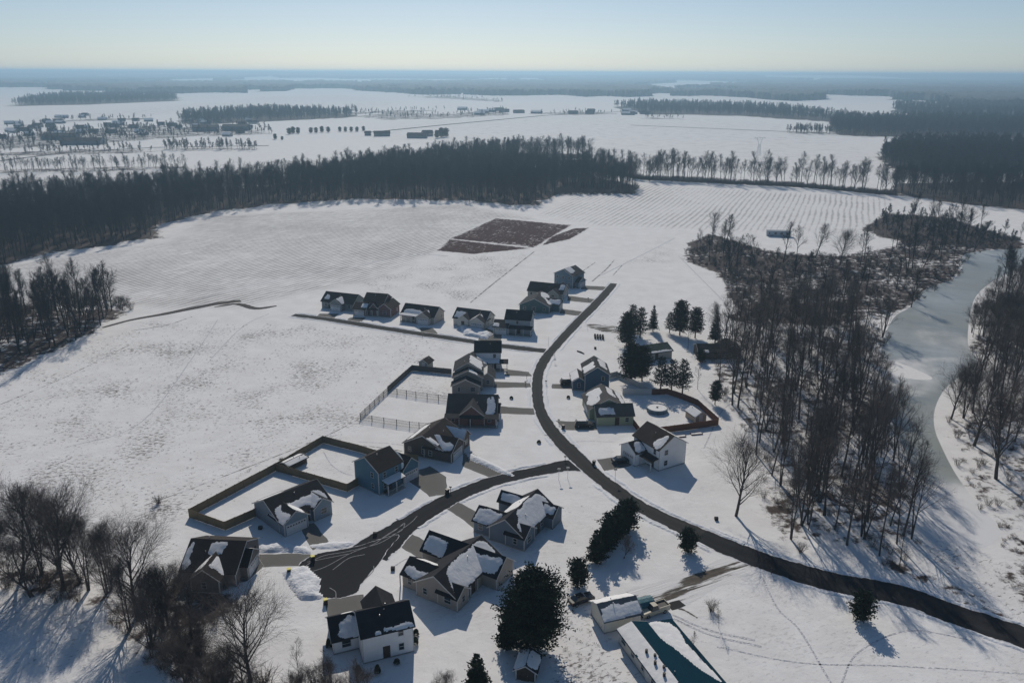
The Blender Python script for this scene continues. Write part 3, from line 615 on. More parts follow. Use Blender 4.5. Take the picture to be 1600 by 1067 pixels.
def house(name, label, x, y, yaw, blocks, wall, roof, snow=(), garages=(), doors=(), porches=(), deep=True, seed=1, trim=None, group=None, cat='house', win=True, extra=None):
    """blocks (kind, x0, x1, y0, y1, eave, rise, ridge axis[, base]); snow (block, side, s0, s1, t0, t1) ; porches (x0,x1,y0,y1,z,[post xs/ys],side)"""
    t = empty(name, x, y, 0, R(yaw)); tag(t, label, cat, group); r = random.Random(seed); tr = trim or MT['white']
    wb = MB(); rb = MB(); tb = MB(); fb = MB(); B2 = []
    for i, bk in enumerate(blocks):
        k, x0, x1, y0, y1, e, ri, ax = bk[:8]; g = .011 * (i % 7) - .02; x0 += g; x1 -= g * .93; y0 += g * .87; y1 -= g * 1.07; e -= .003 * i
        B2.append((k, x0, x1, y0, y1, e, ri, ax)); pr = roof_profile(*((y0, y1) if ax == 'x' else (x0, x1)), e, ri, .4)
        if k == 'g':
            a0, a1, c0, c1 = (y0, y1, x0, x1) if ax == 'x' else (x0, x1, y0, y1)
            wb.prism([(a0, -.05), (a1, -.05), (a1, e), ((a0 + a1) / 2, e + ri), (a0, e)], c0, c1, ax)
            rb.prism(pr, c0 - .3, c1 + .3, ax)
            for q0, q1 in ((c0 - .345, c0 - .302), (c1 + .302, c1 + .345)):
                tb.prism([(p, z - .02) for p, z in pr[:3]] + [(p, z + .015) for p, z in pr[3:]], q0, q1, ax)
        else:
            wb.box(x0, x1, y0, y1, -.05, e); ov = .4; X0, X1, Y0, Y1 = x0 - ov, x1 + ov, y0 - ov, y1 + ov; h = min(X1 - X0, Y1 - Y0) / 2
            ra, rb_ = ((X0 + h, (Y0 + Y1) / 2), (X1 - h, (Y0 + Y1) / 2)) if X1 - X0 >= Y1 - Y0 else (((X0 + X1) / 2, Y0 + h), ((X0 + X1) / 2, Y1 - h))
            z = e; vs = [(X0, Y0, z), (X1, Y0, z), (X1, Y1, z), (X0, Y1, z), (X0, Y0, z + .15), (X1, Y0, z + .15), (X1, Y1, z + .15), (X0, Y1, z + .15), (*ra, z + .15 + ri), (*rb_, z + .15 + ri)]
            fs = [(3, 2, 1, 0), (0, 1, 5, 4), (1, 2, 6, 5), (2, 3, 7, 6), (3, 0, 4, 7)]
            fs += [(4, 5, 9, 8), (5, 6, 9), (6, 7, 8, 9), (7, 4, 8)] if X1 - X0 >= Y1 - Y0 else [(4, 5, 8), (5, 6, 9, 8), (6, 7, 9), (7, 4, 8, 9)]
            rb.add(vs, fs)
        fb.box(x0 - .03, x1 + .03, y0 - .03, y1 + .03, -.06, .22 + .004 * i)
    def free(px, py, me_):
        return not any(b[1] - .05 < px < b[2] + .05 and b[3] - .05 < py < b[4] + .05 for j, b in enumerate(B2) if j != me_)
    for i, (k, x0, x1, y0, y1, e, ri, ax) in enumerate(B2):
        for cx, cy, sx, sy in ((x0, y0, -1, -1), (x1, y0, 1, -1), (x0, y1, -1, 1), (x1, y1, 1, 1)):
            if free(cx + sx * .15, cy + sy * .15, i): tb.box(cx - .12 if sx > 0 else cx - .018, cx + .018 if sx > 0 else cx + .12, cy - .12 if sy > 0 else cy - .018, cy + .018 if sy > 0 else cy + .12, .24, e - .05)
    wb.build('wall', wall, t); ro = rb.build('roof', roof, t); tb.build('trim', tr, t); fb.build('footing', MT['conc'], t)
    if win:
        for i, (k, x0, x1, y0, y1, e, ri, ax) in enumerate(B2):
            for face, a0, a1 in (('F', x0, x1), ('B', x0, x1), ('L', y0, y1), ('R', y0, y1)):
                L = a1 - a0
                if L < 2.6 or (face == 'B' and not deep): continue
                m = max(1, int(L / 2.9))
                for q in range(m):
                    c = a0 + L * (q + .5) / m + r.uniform(-.2, .2); px, py = {'F': (c, y0), 'B': (c, y1), 'L': (x0, c), 'R': (x1, c)}[face]
                    ox, oy = {'F': (0, -.3), 'B': (0, .3), 'L': (-.3, 0), 'R': (.3, 0)}[face]
                    if not all(free(px + ox + (d if ox == 0 else 0), py + oy + (d if oy == 0 else 0), i) for d in (-.7, 0, .7)): continue
                    gd = any(g[3] == face and abs((g[0] if face in 'FB' else g[1]) - c) < g[2] / 2 + .8 and abs((g[1] if face in 'FB' else g[0]) - (py if face in 'FB' else px)) < .5 for g in garages)
                    dd = any(d[2] == face and abs((d[0] if face in 'FB' else d[1]) - c) < 1.2 for d in doors)
                    w = r.choice((.75, .8, .9, 1.3)) if r.random() > (.3 if face == 'F' else .5) else 0
                    if w == 0: continue
                    if not (gd or dd): window(t, px, py, 1.0, w, 1.15, face, deep, tr)
                    if e > 4.4: window(t, px, py, 3.6, min(w, 1), 1.15, face, deep, tr)
    for g in garages: garage_door(t, *g)
    for d in doors: door(t, d[0], d[1], d[2], d[3] if len(d) > 3 else MT['darkwood'])
    for x0, x1, y0, y1, z, posts, snowy in porches:
        pb = MB(); hi = z + .45; pb.prism([(y0 - .2, z), (y1 - .005, hi), (y1 - .005, hi + .14), (y0 - .2, z + .14)], x0 - .2, x1 + .2, 'x'); pb.build('porch_roof', roof, t)
        for px in posts: MB().box(px - .09, px + .09, y0 - .09 + .1, y0 + .19, .1, z + .02).build('porch_post', tr, t)
        MB().box(x0, x1, y0, y1 - .03, -.04, .2).build('porch_floor', MT['conc'], t)
        if snowy:
            o = Vector((x0 - .2, y0 - .2, z + .14)); sb = MB(); snow_patch(sb, (o, Vector((x1 - x0 + .4, 0, 0)), Vector((0, y1 - y0 + .2, hi - z)), Vector((0, 0, 1))), .02, .98 * snowy, .03, .97, r); sb.build('porch_snow', MT['snow'], t, smooth=True)
    for s_ in snow:
        bk = B2[s_[0]]; sb = MB()
        if len(s_) == 3: snow_patch(sb, slope(bk, s_[1]), 0, 0, 0, 0, r, s_[2])
        else: snow_patch(sb, slope(bk, s_[1]), *s_[2:6], r)
        sb.build('roof_snow', MT['snow'], t, smooth=True)
    # vents on the roof
    for q in range(2):
        bk = B2[0]
        if bk[0] == 'g':
            o, s, tt, nn = slope(bk, 'B' if q else 'F'); P_ = o + s * r.uniform(.3, .8) + tt * r.uniform(.55, .85)
            MB().tube([tuple(P_ - Vector((0, 0, .2))), tuple(P_ + Vector((0, 0, .35)))], .07, 6).build('vent_pipe', MT['metal'], ro)
    if extra: extra(t, tr)
    return t
S = lambda n, c: siding(n + '_siding', tuple(min(.8, x * 1.3) for x in c))
rk = [shingle('charcoal_shingles', (.028, .028, .031)), shingle('brown_shingles', (.040, .033, .030)), shingle('grey_shingles', (.045, .046, .048)), shingle('weathered_shingles', (.085, .082, .078))]
bri = brick('red_brick', (.16, .06, .045), (.11, .045, .035))
def railing(b, x0, x1, y0, y1, z0, z1):
    for q in range(int((x1 - x0 + y1 - y0) / .35) + 1):
        t = q * .35; x, y = (x0 + t, y0) if t <= x1 - x0 else (x1, y0 + t - (x1 - x0)); b.box(x - .02, x + .02, y - .02, y + .02, z0, z1)
    b.box(x0, x1, y0 - .04, y0 + .04, z1, z1 + .06)
    if y1 > y0: b.box(x1 - .04, x1 + .04, y0, y1, z1 + .002, z1 + .062)
def n_extra(t, tr):
    b = MB(); b.box(2, 8, 11.15, 14, .1, .5); b.build('deck', MT['darkwood'], t); b = MB(); railing(b, 2, 8, 13.9, 13.9, .5, 1.5); b.build('railing', tr, t)
house('ranch_house', 'blue-grey ranch house with white garage door and thick snow on its front roof', -43.8, 133.4, 45.7,
      [('g', 0, 11.5, 1.6, 11, 2.9, 2.5, 'x'), ('g', .1, 5.3, -.2, 5, 2.9, 1.7, 'y'), ('g', 7.2, 11.3, .6, 5, 2.9, 1.5, 'y')], S('blue_grey', (.17, .21, .25)), rk[0],
      snow=[(0, 'F', [(.02, .05), (.28, .03), (.42, .25), (.6, .2), (.70, .05), (.95, .02), (.97, .35), (.85, .6), (.72, .45), (.55, .55), (.4, .5), (.25, .62), (.06, .5)]), (1, 'L', .05, .95, .05, .6), (2, 'L', .05, .9, .2, .95), (1, 'R', .1, .7, .3, .9), (0, 'B', .1, .5, .02, .4)],
      garages=[(2.7, -.2, 4.2, 2.1, 'F')], doors=[(6.2, 1.6, 'F')], seed=3, extra=n_extra)
def m_extra(t, tr):
    b = MB(); railing(b, .9, 5.6, -2.0, -2.0, .2, 1.1); b.build('railing', tr, t)
house('two_storey_house', 'blue two-storey house with white porch columns, its long shadow on the snowy lawn', -28.0, 149.5, 51, [('g', 0, 6.6, 0, 7.6, 5.5, 2.2, 'x'), ('g', 6.6, 11.2, -.5, 7, 3.5, 2.0, 'y')],
      S('steel_blue', (.07, .14, .19)), rk[1], snow=[(1, 'L', [(.05, .05), (.95, .05), (.97, .9), (.6, .95), (.25, .7), (.05, .3)]), (1, 'R', .1, .9, .1, .8)], garages=[(8.9, -.5, 3.8, 2.2, 'F')], doors=[(3.2, 0, 'F')], porches=[(.8, 5.8, -2.0, 0, 2.7, [.9, 3.3, 5.6], .95)], seed=5, extra=m_extra)
house('ranch_house', 'dark brown ranch house with two snow drifts on its roof, below the brick ranch', -13.9, 164.1, 66.9, [('g', 0, 10.5, 2, 12.3, 2.9, 2.7, 'x'), ('g', -.05, 6.2, -.2, 7, 2.9, 2.1, 'y'), ('g', 6.6, 10.4, .3, 7, 2.9, 1.9, 'y')],
      S('dark_brown', (.075, .065, .058)), rk[1], snow=[(1, 'L', [(.05, .1), (.5, .05), (.6, .3), (.75, .4), (.9, .85), (.6, .95), (.45, .55), (.05, .6)]), (2, 'L', .05, .97, .05, .95), (0, 'F', .02, .12, .3, .75), (0, 'B', .1, .9, .1, .4)], garages=[(3.1, -.2, 4.4, 2.1, 'F')], doors=[(6.9, 2, 'F')], seed=7)
house('ranch_house', 'red brick ranch house with a broad dark roof at the end of the picket fence', -16.8, 184.3, -2.8, [('g', .3, 12.7, 1.0, 12.4, 2.8, 3.3, 'x'), ('g', 3.4, 9.9, .4, 7, 2.8, 2.7, 'y'), ('g', 12.0, 13.4, 3.5, 8.5, 2.7, 1.4, 'x')],
      bri, rk[2], snow=[(0, 'F', [(.78, .1), (.92, .05), (.97, .35), (.94, .75), (.88, .95), (.87, .6), (.83, .85), (.79, .8), (.84, .5)]), (1, 'L', .3, .95, .02, .25)], garages=[(13.4, 6, 4, 2.1, 'R')], doors=[(6.2, .4, 'F')], porches=[(0, 13.3, -.7, 1.0, 2.55, [.1, 6.4, 13.1], 0)], seed=9)
house('two_storey_house', 'taupe two-storey house of stepped gables with a white garage block, beside the brick ranch', -16.6, 205.2, .6, [('g', .4, 8.0, 6, 13.5, 4.9, 2.3, 'y'), ('g', 0, 7.6, 0, 3.2, 2.6, 1.8, 'y'), ('g', .2, 8.3, 3, 6.4, 3.9, 2.0, 'y'), ('g', 8, 11.6, 5.6, 11.6, 2.9, 1.4, 'y')],
      S('taupe', (.20, .185, .165)), rk[2], snow=[(0, 'R', .1, .9, .1, .9), (3, 'L', .05, .95, .05, .95), (2, 'R', .1, .5, .4, .9)], garages=[(11.6, 8.6, 3.6, 2.1, 'R')], doors=[(8.0, 4.6, 'R')], seed=11)
house('two_storey_house', 'white two-storey house with black roof and wraparound porch, nearest the road junction', -8.5, 225.2, .6, [('g', -2.6, 5.1, .4, 7, 5.5, 2.3, 'x'), ('g', -6, 1, -4, 3.5, 2.8, 1.9, 'y')],
      S('pale_blue_white', (.52, .54, .56)), rk[0], snow=[(1, 'R', .1, .9, .1, .9)], doors=[(3.2, .4, 'F')], porches=[(.9, 7.2, -2.2, .4, 2.6, [1.1, 3, 5, 7.0], .6)], seed=13, deep=False)
ax0 = G(787, 525)
house('two_storey_house', 'grey-blue two-storey house with white garage door, above the road junction', -6.4, 259.5, -11.6, [('g', 3.8, 12.6, 1.8, 8, 5.3, 2.3, 'x'), ('g', 0, 5, 0, 7, 2.7, 1.5, 'x')],
      S('slate_blue', (.21, .25, .28)), rk[0], snow=[(1, 'F', .05, .4, .1, .5)], garages=[(2.5, 0, 3.6, 2.1, 'F')], doors=[(8.5, 1.8, 'F')], porches=[(5.1, 13.2, -.6, 1.8, 2.5, [5.4, 7.9, 10.5, 13.0], 0)], seed=15, deep=False)
def at_(u, v, yaw, back): x, y = G(u, v); return x - back * cos(R(yaw)), y - back * sin(R(yaw))
o = at_(755.7, 516, -22, 12.4)
house('ranch_house', 'cream ranch house with a snowy front gable, snow heaps at its driveway', *o, -22, [('g', 0, 12.5, 1.6, 9.2, 2.8, 2.6, 'x'), ('g', 7, 12.3, -.2, 5.5, 2.8, 1.7, 'y'), ('g', 2.2, 6.5, .2, 5, 2.8, 1.6, 'y')],
      S('cream', (.42, .40, .36)), rk[2], snow=[(1, 'L', .1, .95, .1, .95), (0, 'F', .05, .3, .1, .6), (2, 'L', .1, .9, .3, .9), (1, 'R', .5, .95, .3, .95)], garages=[(9.7, -.2, 4.0, 2.1, 'F')], doors=[(4.3, .2, 'F')], seed=17, deep=False)
house('ranch_house', "tan ranch house with a snowy porch roof, third from the street west end", -40.5, 273.4, -21.5, [('g', 0, 13.2, 1.6, 9.4, 2.8, 2.6, 'x'), ('g', 7.2, 12, -.2, 5.5, 2.8, 1.7, 'y')],
      S('tan', (.34, .31, .27)), rk[0], snow=[(0, 'F', [(.05, .02), (.55, .02), (.6, .3), (.5, .45), (.1, .5)]), (1, 'L', .1, .95, .3, .95), (1, 'R', .5, .95, .2, .9)], garages=[(9.6, -.2, 3.8, 2.1, 'F')], doors=[(6.2, 1.6, 'F')], porches=[(.2, 7, 0, 1.6, 2.5, [.4, 2.6, 4.7, 6.8], .98)], seed=19, deep=False)
house('two_storey_house', 'dark red brick house with long columned porch, second from the street west end', -58.4, 281.0, -15, [('g', 3.0, 11, 3, 10, 5.0, 2.2, 'x'), ('g', 0, 5, -.2, 6, 2.7, 1.5, 'x'), ('g', 9.5, 14.4, 1, 9, 3.2, 1.8, 'y'), ('g', 6, 9, 1.5, 5, 3.0, 1.6, 'y')],
      brick('dark_brick', (.14, .05, .05), (.09, .04, .04)), rk[1], snow=[(1, 'F', .6, .95, .3, .8), (3, 'L', .2, .9, .2, .7)], doors=[(8, 3, 'F')], garages=[(2.4, -.2, 3.6, 2.1, 'F')], porches=[(5, 9.4, .4, 3, 2.5, [5.2, 7.2, 9.2], 0)], seed=21, deep=False)
house('ranch_house', 'grey-green ranch house with a pale front garage, at the west end of the street', -72.9, 288.9, -19.7, [('g', 0, 13.6, 2, 10, 2.8, 2.6, 'x'), ('g', 5, 9.7, -.2, 6, 2.8, 1.8, 'y')],
      S('grey_green', (.17, .19, .19)), rk[0], snow=[(1, 'L', .05, .95, .2, .95), (1, 'R', .1, .7, .1, .9), (0, 'F', .1, .2, .3, .7)], garages=[(7.3, -.2, 3.6, 2.1, 'F')], doors=[(3.5, 2, 'F')], seed=23, deep=False)
o = G(866, 446)
house('two_storey_house', 'blue-grey two-storey house at the north end of the road, beyond two ranches', *o, -38, [('g', 0, 9.2, 0, 8.5, 5.4, 2.3, 'y'), ('g', 8, 11, 2, 7, 2.8, 1.4, 'x')], S('harbour_blue', (.12, .17, .21)), rk[2], snow=[(0, 'R', .1, .5, .4, .95)], garages=[(11, 4.5, 3.6, 2.1, 'R')], doors=[(9.2, 1.2, 'R')], seed=25, deep=False)
house('ranch_house', 'beige ranch house with a plain dark roof, middle of the three at the north end', 6.2, 307.3, -20, [('g', 0, 14.5, 0, 8, 2.8, 2.6, 'x'), ('g', 9, 13.2, -2, 4, 2.8, 1.6, 'y')], S('beige', (.27, .265, .24)), rk[0], snow=[(0, 'F', .85, .98, .4, .9)], garages=[(14.5, 4, 3.6, 2.1, 'R')], doors=[(11, -2, 'F')], seed=27, deep=False)
house('ranch_house', 'dark teal ranch house with snow beside its ridge, nearest of the three northern houses', 2.8, 286.7, -15.9, [('g', 0, 11.4, 0, 11, 2.8, 2.6, 'y'), ('g', 9, 14.5, 3.5, 9, 2.7, 1.6, 'x')], S('dark_teal', (.055, .095, .10)), rk[2], snow=[(0, 'R', [(.1, .1), (.5, .05), (.7, .4), (.95, .5), (.97, .9), (.6, .97), (.45, .5)]), (1, 'F', .3, .9, .2, .8)], garages=[(14.5, 6.2, 3.8, 2.1, 'R')], doors=[(11.4, 1.5, 'R')], seed=29, deep=False)
house('two_storey_house', 'dark blue two-storey house facing its driveway, beside the white-fenced yard', 20.4, 207.2, .6, [('g', 0, 6.8, 0, 9, 5.3, 2.2, 'y'), ('g', -3.3, .4, 1.5, 8, 2.7, 1.2, 'y')], S('navy', (.045, .075, .12)), rk[2],
      snow=[(0, 'L', .15, .6, .1, .8), (0, 'R', .3, .95, .2, .7), (1, 'L', .05, .95, .05, .9)], garages=[(-3.3, 5.5, 3.6, 2.1, 'L')], doors=[(0, .8, 'L')], seed=31)
house('ranch_house', 'olive green ranch house with snow patches on its brown roof, beside the pool yard', 21.6, 184.6, 5.3, [('g', -1.2, 8.6, 4, 14, 2.9, 2.8, 'y'), ('g', 0, 9.4, 0, 6, 2.8, 1.9, 'x')], S('olive', (.25, .28, .19)), rk[3],
      snow=[(0, 'L', [(.1, .2), (.4, .05), (.7, .25), (.9, .2), (.95, .75), (.6, .95), (.4, .6), (.15, .7)]), (0, 'R', .05, .97, .05, .3), (0, 'R', .4, .95, .5, .8), (1, 'F', .12, .5, .15, .65), (1, 'B', .2, .8, .2, .8)], garages=[(-1.2, 9, 3.8, 2.1, 'L'), (4.8, 0, .1, .1, 'F')][:1], doors=[(5.2, 0, 'F')], seed=33)
house('two_storey_house', 'white two-storey house with brown roof, below the red-brown fenced pool yard', 33.1, 160.7, 30.6, [('g', 0, 7.8, 0, 9, 5.3, 2.4, 'y'), ('g', -3.2, 3, 4.4, 9.6, 3.4, 1.6, 'x')], S('white', (.66, .65, .62)), rk[1],
      snow=[(0, 'L', [(.05, .05), (.35, .05), (.3, .5), (.15, .95), (.08, .5)]), (0, 'R', .2, .9, .1, .5), (1, 'F', [(.05, .1), (.5, .05), (.45, .8), (.2, .9)])], garages=[(-3.2, 7, 3.6, 2.1, 'L')], doors=[(0, 2.2, 'L')], seed=35,
      extra=lambda t, tr: (MB().prism([(-2.2, 2.5), (0, 3.0), (0, 3.14), (-2.2, 2.64)], .1, 4.3, 'y').build('porch_roof', rk[1], t), MB().box(-2.1, -1.9, .3, .5, .1, 2.5).build('porch_post', tr, t), MB().box(-2.1, -1.9, 3.9, 4.1, .1, 2.5).build('porch_post', tr, t)))
house('two_storey_house', 'white two-storey house with black roof at the foot of the cul-de-sac', -22.3, 98.7, 20.9, [('g', 0, 7.8, 0, 6.2, 5.0, 2.1, 'x'), ('g', 1.8, 6.2, 3, 8.5, 5.0, 1.9, 'y'), ('g', -3.9, .3, 3.6, 9.4, 2.7, 2.0, 'x')], S('bright_white', (.68, .68, .68)), rk[0],
      snow=[(0, 'F', .45, .98, .03, .2), (0, 'F', .28, .36, .02, .12), (2, 'F', [(.25, .1), (.95, .06), (.97, .6), (.8, .85), (.5, .8), (.3, .5)]), (2, 'B', .5, .9, .3, .8)], garages=[(-1.9, 9.4, 3.6, 2.1, 'B')], doors=[(3.6, 0, 'F')], seed=37)
house('ranch_house', 'taupe ranch house with an L-shaped roof almost covered in snow', -16.2, 115.5, -30.9, [('g', 0, 8.0, 0, 14, 2.8, 2.5, 'y'), ('g', -5, 11, 8.3, 13.8, 2.8, 2.3, 'x'), ('g', -3.6, 3, .8, 6, 2.7, 1.7, 'x'), ('g', 4.5, 8.6, -.1, 3.2, 2.7, 1.2, 'x')], S('warm_taupe', (.25, .225, .20)), rk[0],
      snow=[(0, 'R', [(.03, .06), (.16, .2), (.24, .05), (.62, .03), (.68, .05), (.98, .1), (.98, .95), (.6, .93), (.25, .93), (.14, .7), (.10, .35)]), (1, 'F', .62, .97, .1, .75), (1, 'F', .03, .3, .1, .8), (2, 'F', [(.05, .05), (.9, .1), (.8, .5), (.5, .45), (.08, .6)]), (2, 'B', .2, .7, .2, .9), (1, 'B', .1, .95, .1, .45)],
      garages=[(-5, 11, 4, 2.1, 'L')], doors=[(8.0, 5.5, 'R')], porches=[], seed=39, extra=lambda t, tr: [MB().box(x - .08, x + .08, y - .08, y + .08, 0, 2.6).build('porch_post', tr, t) for x, y in ((8.3, 4.2), (8.3, 6.4), (-4.0, .6))])
house('ranch_house', 'slate blue ranch house with a smooth snowy roof, between the two roads', -4.2, 132.7, -29, [('g', 0, 7.2, 0, 12.8, 2.9, 2.6, 'y'), ('g', -4.1, 2, .9, 6.2, 2.7, 1.7, 'x'), ('g', 3.6, 7.7, -.2, 4.0, 2.8, 1.4, 'x'), ('g', 4, 9, 9.2, 13.2, 2.8, 1.4, 'x'), ('g', -3.6, 2, 9.8, 13, 2.7, 1.4, 'x')], S('slate', (.11, .145, .185)), rk[0],
      snow=[(0, 'R', [(.03, .08), (.3, .04), (.7, .03), (.95, .1), (.98, .95), (.3, .95), (.2, .55), (.08, .5)]), (1, 'F', .05, .8, .08, .85), (0, 'L', .4, .8, .1, .9), (4, 'F', .1, .8, .2, .8), (3, 'F', .5, .9, .3, .8)], garages=[(-4.1, 3.5, 4, 2.1, 'L')], doors=[(7.2, 6.5, 'R')], seed=41)
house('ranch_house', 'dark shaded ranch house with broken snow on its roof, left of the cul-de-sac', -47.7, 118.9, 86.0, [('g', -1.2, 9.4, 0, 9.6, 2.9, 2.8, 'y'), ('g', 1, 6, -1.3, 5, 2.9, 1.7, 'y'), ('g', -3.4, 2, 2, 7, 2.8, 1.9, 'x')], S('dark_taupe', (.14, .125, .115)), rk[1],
      snow=[(0, 'L', [(.86, .02), (.98, .02), (.98, .95), (.88, .9), (.93, .5)]), (0, 'L', .35, .62, .55, .92), (2, 'F', .3, .8, .1, .8), (2, 'B', .3, .8, .2, .8), (1, 'R', .1, .6, .1, .9)], garages=[(3.5, -1.3, 4, 2.1, 'F')], doors=[(7.6, 0, 'F')], seed=43)
o = G(1004, 566)
house('ranch_house', 'old low house with a greenish roof among the pine trees', o[0], o[1], 22, [('g', 0, 10.5, 0, 7, 2.6, 1.5, 'x'), ('g', -2.5, 1, 1, 5, 2.3, .9, 'x')], S('old_grey', (.25, .25, .24)), shingle('green_shingles', (.05, .07, .06)), snow=[(0, 'F', .05, .95, .02, .15)], doors=[(5, 0, 'F')], seed=45, deep=False)
o = G(1092, 562)
house('ranch_house', 'low dark-roofed cabin at the edge of the woodlot, in front of the lone spruce', o[0], o[1], 2, [('g', 0, 12, 0, 7, 2.4, 1.6, 'x'), ('g', 8, 14, 2, 9, 2.4, 1.5, 'y')], S('cabin_brown', (.07, .06, .05)), shingle('dark_old_shingles', (.022, .024, .026)), snow=[(0, 'F', .1, .25, .05, .3)], doors=[(5, 0, 'F')], seed=47, deep=False)
# outbuildings
house('storage_garage', 'pale metal garage with snow on both roof slopes, next to the parked pickup', 14.9, 105.8, 18.6, [('g', 0, 6.4, 0, 5.1, 2.5, 1.3, 'x')], S('pale_cream', (.50, .48, .42)), shingle('blue_grey_metal', (.07, .09, .11)), snow=[(0, 'F', .03, .97, .04, .72), (0, 'B', .03, .97, .05, .92)], doors=[(5.6, 0, 'F', MT['white'])], seed=51, cat='garage', win=False)
def mob_extra(t, tr):
    b = MB(); b.prism([(4.4, 2.35), (9.5, 1.9), (9.5, 2.02), (4.4, 2.47)], -.2, 24, 'x'); b.build('lean_to_roof', MT['tealroof'], t)
    for q in range(7): MB().tube([(.3 + q * 3.9, 9.3, 0), (.3 + q * 3.9, 9.3, 1.93)], .06, 6).build('lean_to_post', MT['metal'], t)
    s_ = MB(); rr = random.Random(4); snow_patch(s_, (Vector((-.2, 9.5, 2.03)), Vector((24.2, 0, 0)), Vector((0, -5.1, .45)), Vector((0, 0, 1))), 0, 0, 0, 0, rr, [(.0, .3), (.0, .95), (.1, .9), (.3, .65), (.45, .45), (.6, .2), (.62, .05), (.3, .25), (.1, .1)]); s_.build('lean_to_snow', MT['snow'], t, smooth=True)
    for q in range(5): MB().tube([(6.5 + q * 1.3, 1.1 + .7 * (q % 2), 2.6), (6.5 + q * 1.3, 1.1 + .7 * (q % 2), 3.6)], .22, 8).build('roof_vent', MT['black'], t)
house('mobile_home', 'long mobile home with vented snowy roof and blue metal lean-to', 17.0, 103.6, -70, [('g', 0, 24, 0, 4.6, 2.5, .7, 'x')], S('mobile_cream', (.40, .39, .36)), MT['tealroof'], snow=[(0, 'F', .0, .99, .02, .98)], doors=[(9, 0, 'F', MT['white'])], seed=53, cat='mobile home', deep=False, extra=mob_extra)
o = G(806, 1062)
house('shed', 'small dark shed with a snowy roof, under the big pine', o[0], o[1], -12, [('g', 0, 2.9, 0, 3.6, 2.0, .9, 'y')], MT['darkwood'], rk[0], snow=[(0, 'L', .05, .95, .08, .9), (0, 'R', .1, .9, .1, .9)], doors=[(1.4, 0, 'F', MT['darkwood'])], cat='shed', win=False)
o = G(655, 576)
house('shed', 'small grey garden shed just outside the fence corner by the stubble field', o[0], o[1], -22, [('g', 0, 2.9, 0, 3.4, 2.1, .9, 'y')], S('shed_grey', (.22, .23, .22)), rk[1], doors=[(1.5, 0, 'F', MT['white'])], cat='shed', win=False)
o = G(1086, 662)
house('shed', 'light wooden shed with a bright white roof, inside the pool yard', o[0], o[1], 20, [('g', 0, 3.2, 0, 4.6, 2.0, 1.0, 'y')], S('shed_tan', (.30, .25, .19)), rk[2], snow=[(0, 'L', .02, .98, .03, .97)], doors=[(1.6, 0, 'F', MT['white'])], cat='shed', win=False)
o = G(452, 737)
house('shed', 'low dark hen house with snowy roof in the fenced yard corner', o[0], o[1], 55, [('g', 0, 5.2, 0, 2.4, 1.5, .35, 'x')], MT['darkwood'], rk[0], snow=[(0, 'F', .03, .97, .03, .97), (0, 'B', .03, .97, .03, .97)], cat='shed', win=False)
o = G(1198, 369)
def tr_extra(t, tr):
    for q in (2.2, 3.2, 9): MB().tube([(q, -.02, .35), (q, .25, .35)], .35, 10).build('wheel', MT['rubber'], t)
house('office_trailer', 'long pale trailer standing alone at the far field edge', o[0], o[1], -10, [('g', 0, 12.5, 0, 3, 3.0, .2, 'x')], S('trailer_grey', (.34, .39, .42)), MT['metal'], seed=57, cat='trailer', deep=False, extra=tr_extra)

# ------------------------------------------------------------------ fences
def fence(name, label, pts, h, m, gap=2.4, kind='board', pm=None, world=False, top=None):
    P = pts if world else GP(pts); t = empty(name, *P[0]); tag(t, label, 'fence'); ox, oy = P[0]; np_ = 0
    for a, b in zip(P, P[1:]):
        L = math.hypot(b[0] - a[0], b[1] - a[1]); n = max(1, round(L / gap)); dx, dy = (b[0] - a[0]) / L, (b[1] - a[1]) / L; yaw = math.atan2(dy, dx)
        for i in range(n):
            s0, s1 = L * i / n + .05, L * (i + 1) / n - .05; q = MB(); hh = h + rng.uniform(-.03, .03)
            if kind == 'board':
                q.box(s0, s1, -.02, .02, .03, hh); q.box(s0, s1, -.07, -.022, .35, .44); q.box(s0, s1, -.07, -.022, hh - .35, hh - .26)
            else:
                for z in (.12, h * .5, h - .12): q.box(s0, s1, -.02, .02, z, z + .045)
                m_ = int((s1 - s0) / .14)
                for k in range(m_): u = s0 + (k + .5) * (s1 - s0) / m_; q.box(u - .011, u + .011, -.011, .011, .04, h)
            o = q.build('panel', m, t); o.location = (a[0] - ox, a[1] - oy, 0); o.rotation_euler = (0, 0, yaw)
            if np_ < 95:
                w = MB().box(-.06, .06, -.06, .06, 0, h + .08).build('post', pm or m, t) if not np_ else copy_leaf(post0, t)
                if not np_: post0 = w
                w.location = (a[0] - ox + dx * L * i / n, a[1] - oy + dy * L * i / n, 0); w.rotation_euler = (0, 0, yaw); np_ += 1
    return t
def copy_leaf(o, parent): c = o.copy(); COL.objects.link(c); c.parent = parent; return c
fence('wooden_fence', 'tall tan board fence around the two yards behind the blue houses', [(413, 801), (352, 828), (296, 808), (432, 735), (505, 692), (560, 706), (600, 718), (654, 722)], 1.9, MT['woodf'])
fence('wooden_fence', 'tan board fence dividing the two yards and returning to the blue two-storey house', [(432, 736), (505, 757), (543, 768), (562, 757)], 1.9, MT['woodf'])
fence('picket_fence', 'dark metal picket fence running across to the brick ranch', [(563, 656), (600, 662), (640, 668), (685, 672)], 1.7, MT['greyf'], 3, 'picket')
fence('picket_fence', 'dark metal picket fence dividing the two upper yards', [(606, 614), (650, 621), (703, 628)], 1.7, MT['greyf'], 3, 'picket')
fence('wooden_fence', 'weathered grey board fence along the stubble field and behind the taupe house', [(606, 613), (644, 579), (706, 585)], 1.8, MT['greyf'])
fence('picket_fence', 'dark metal picket fence along the stubble field side', [(563, 655), (606, 614)], 1.7, MT['greyf'], 3, 'picket')
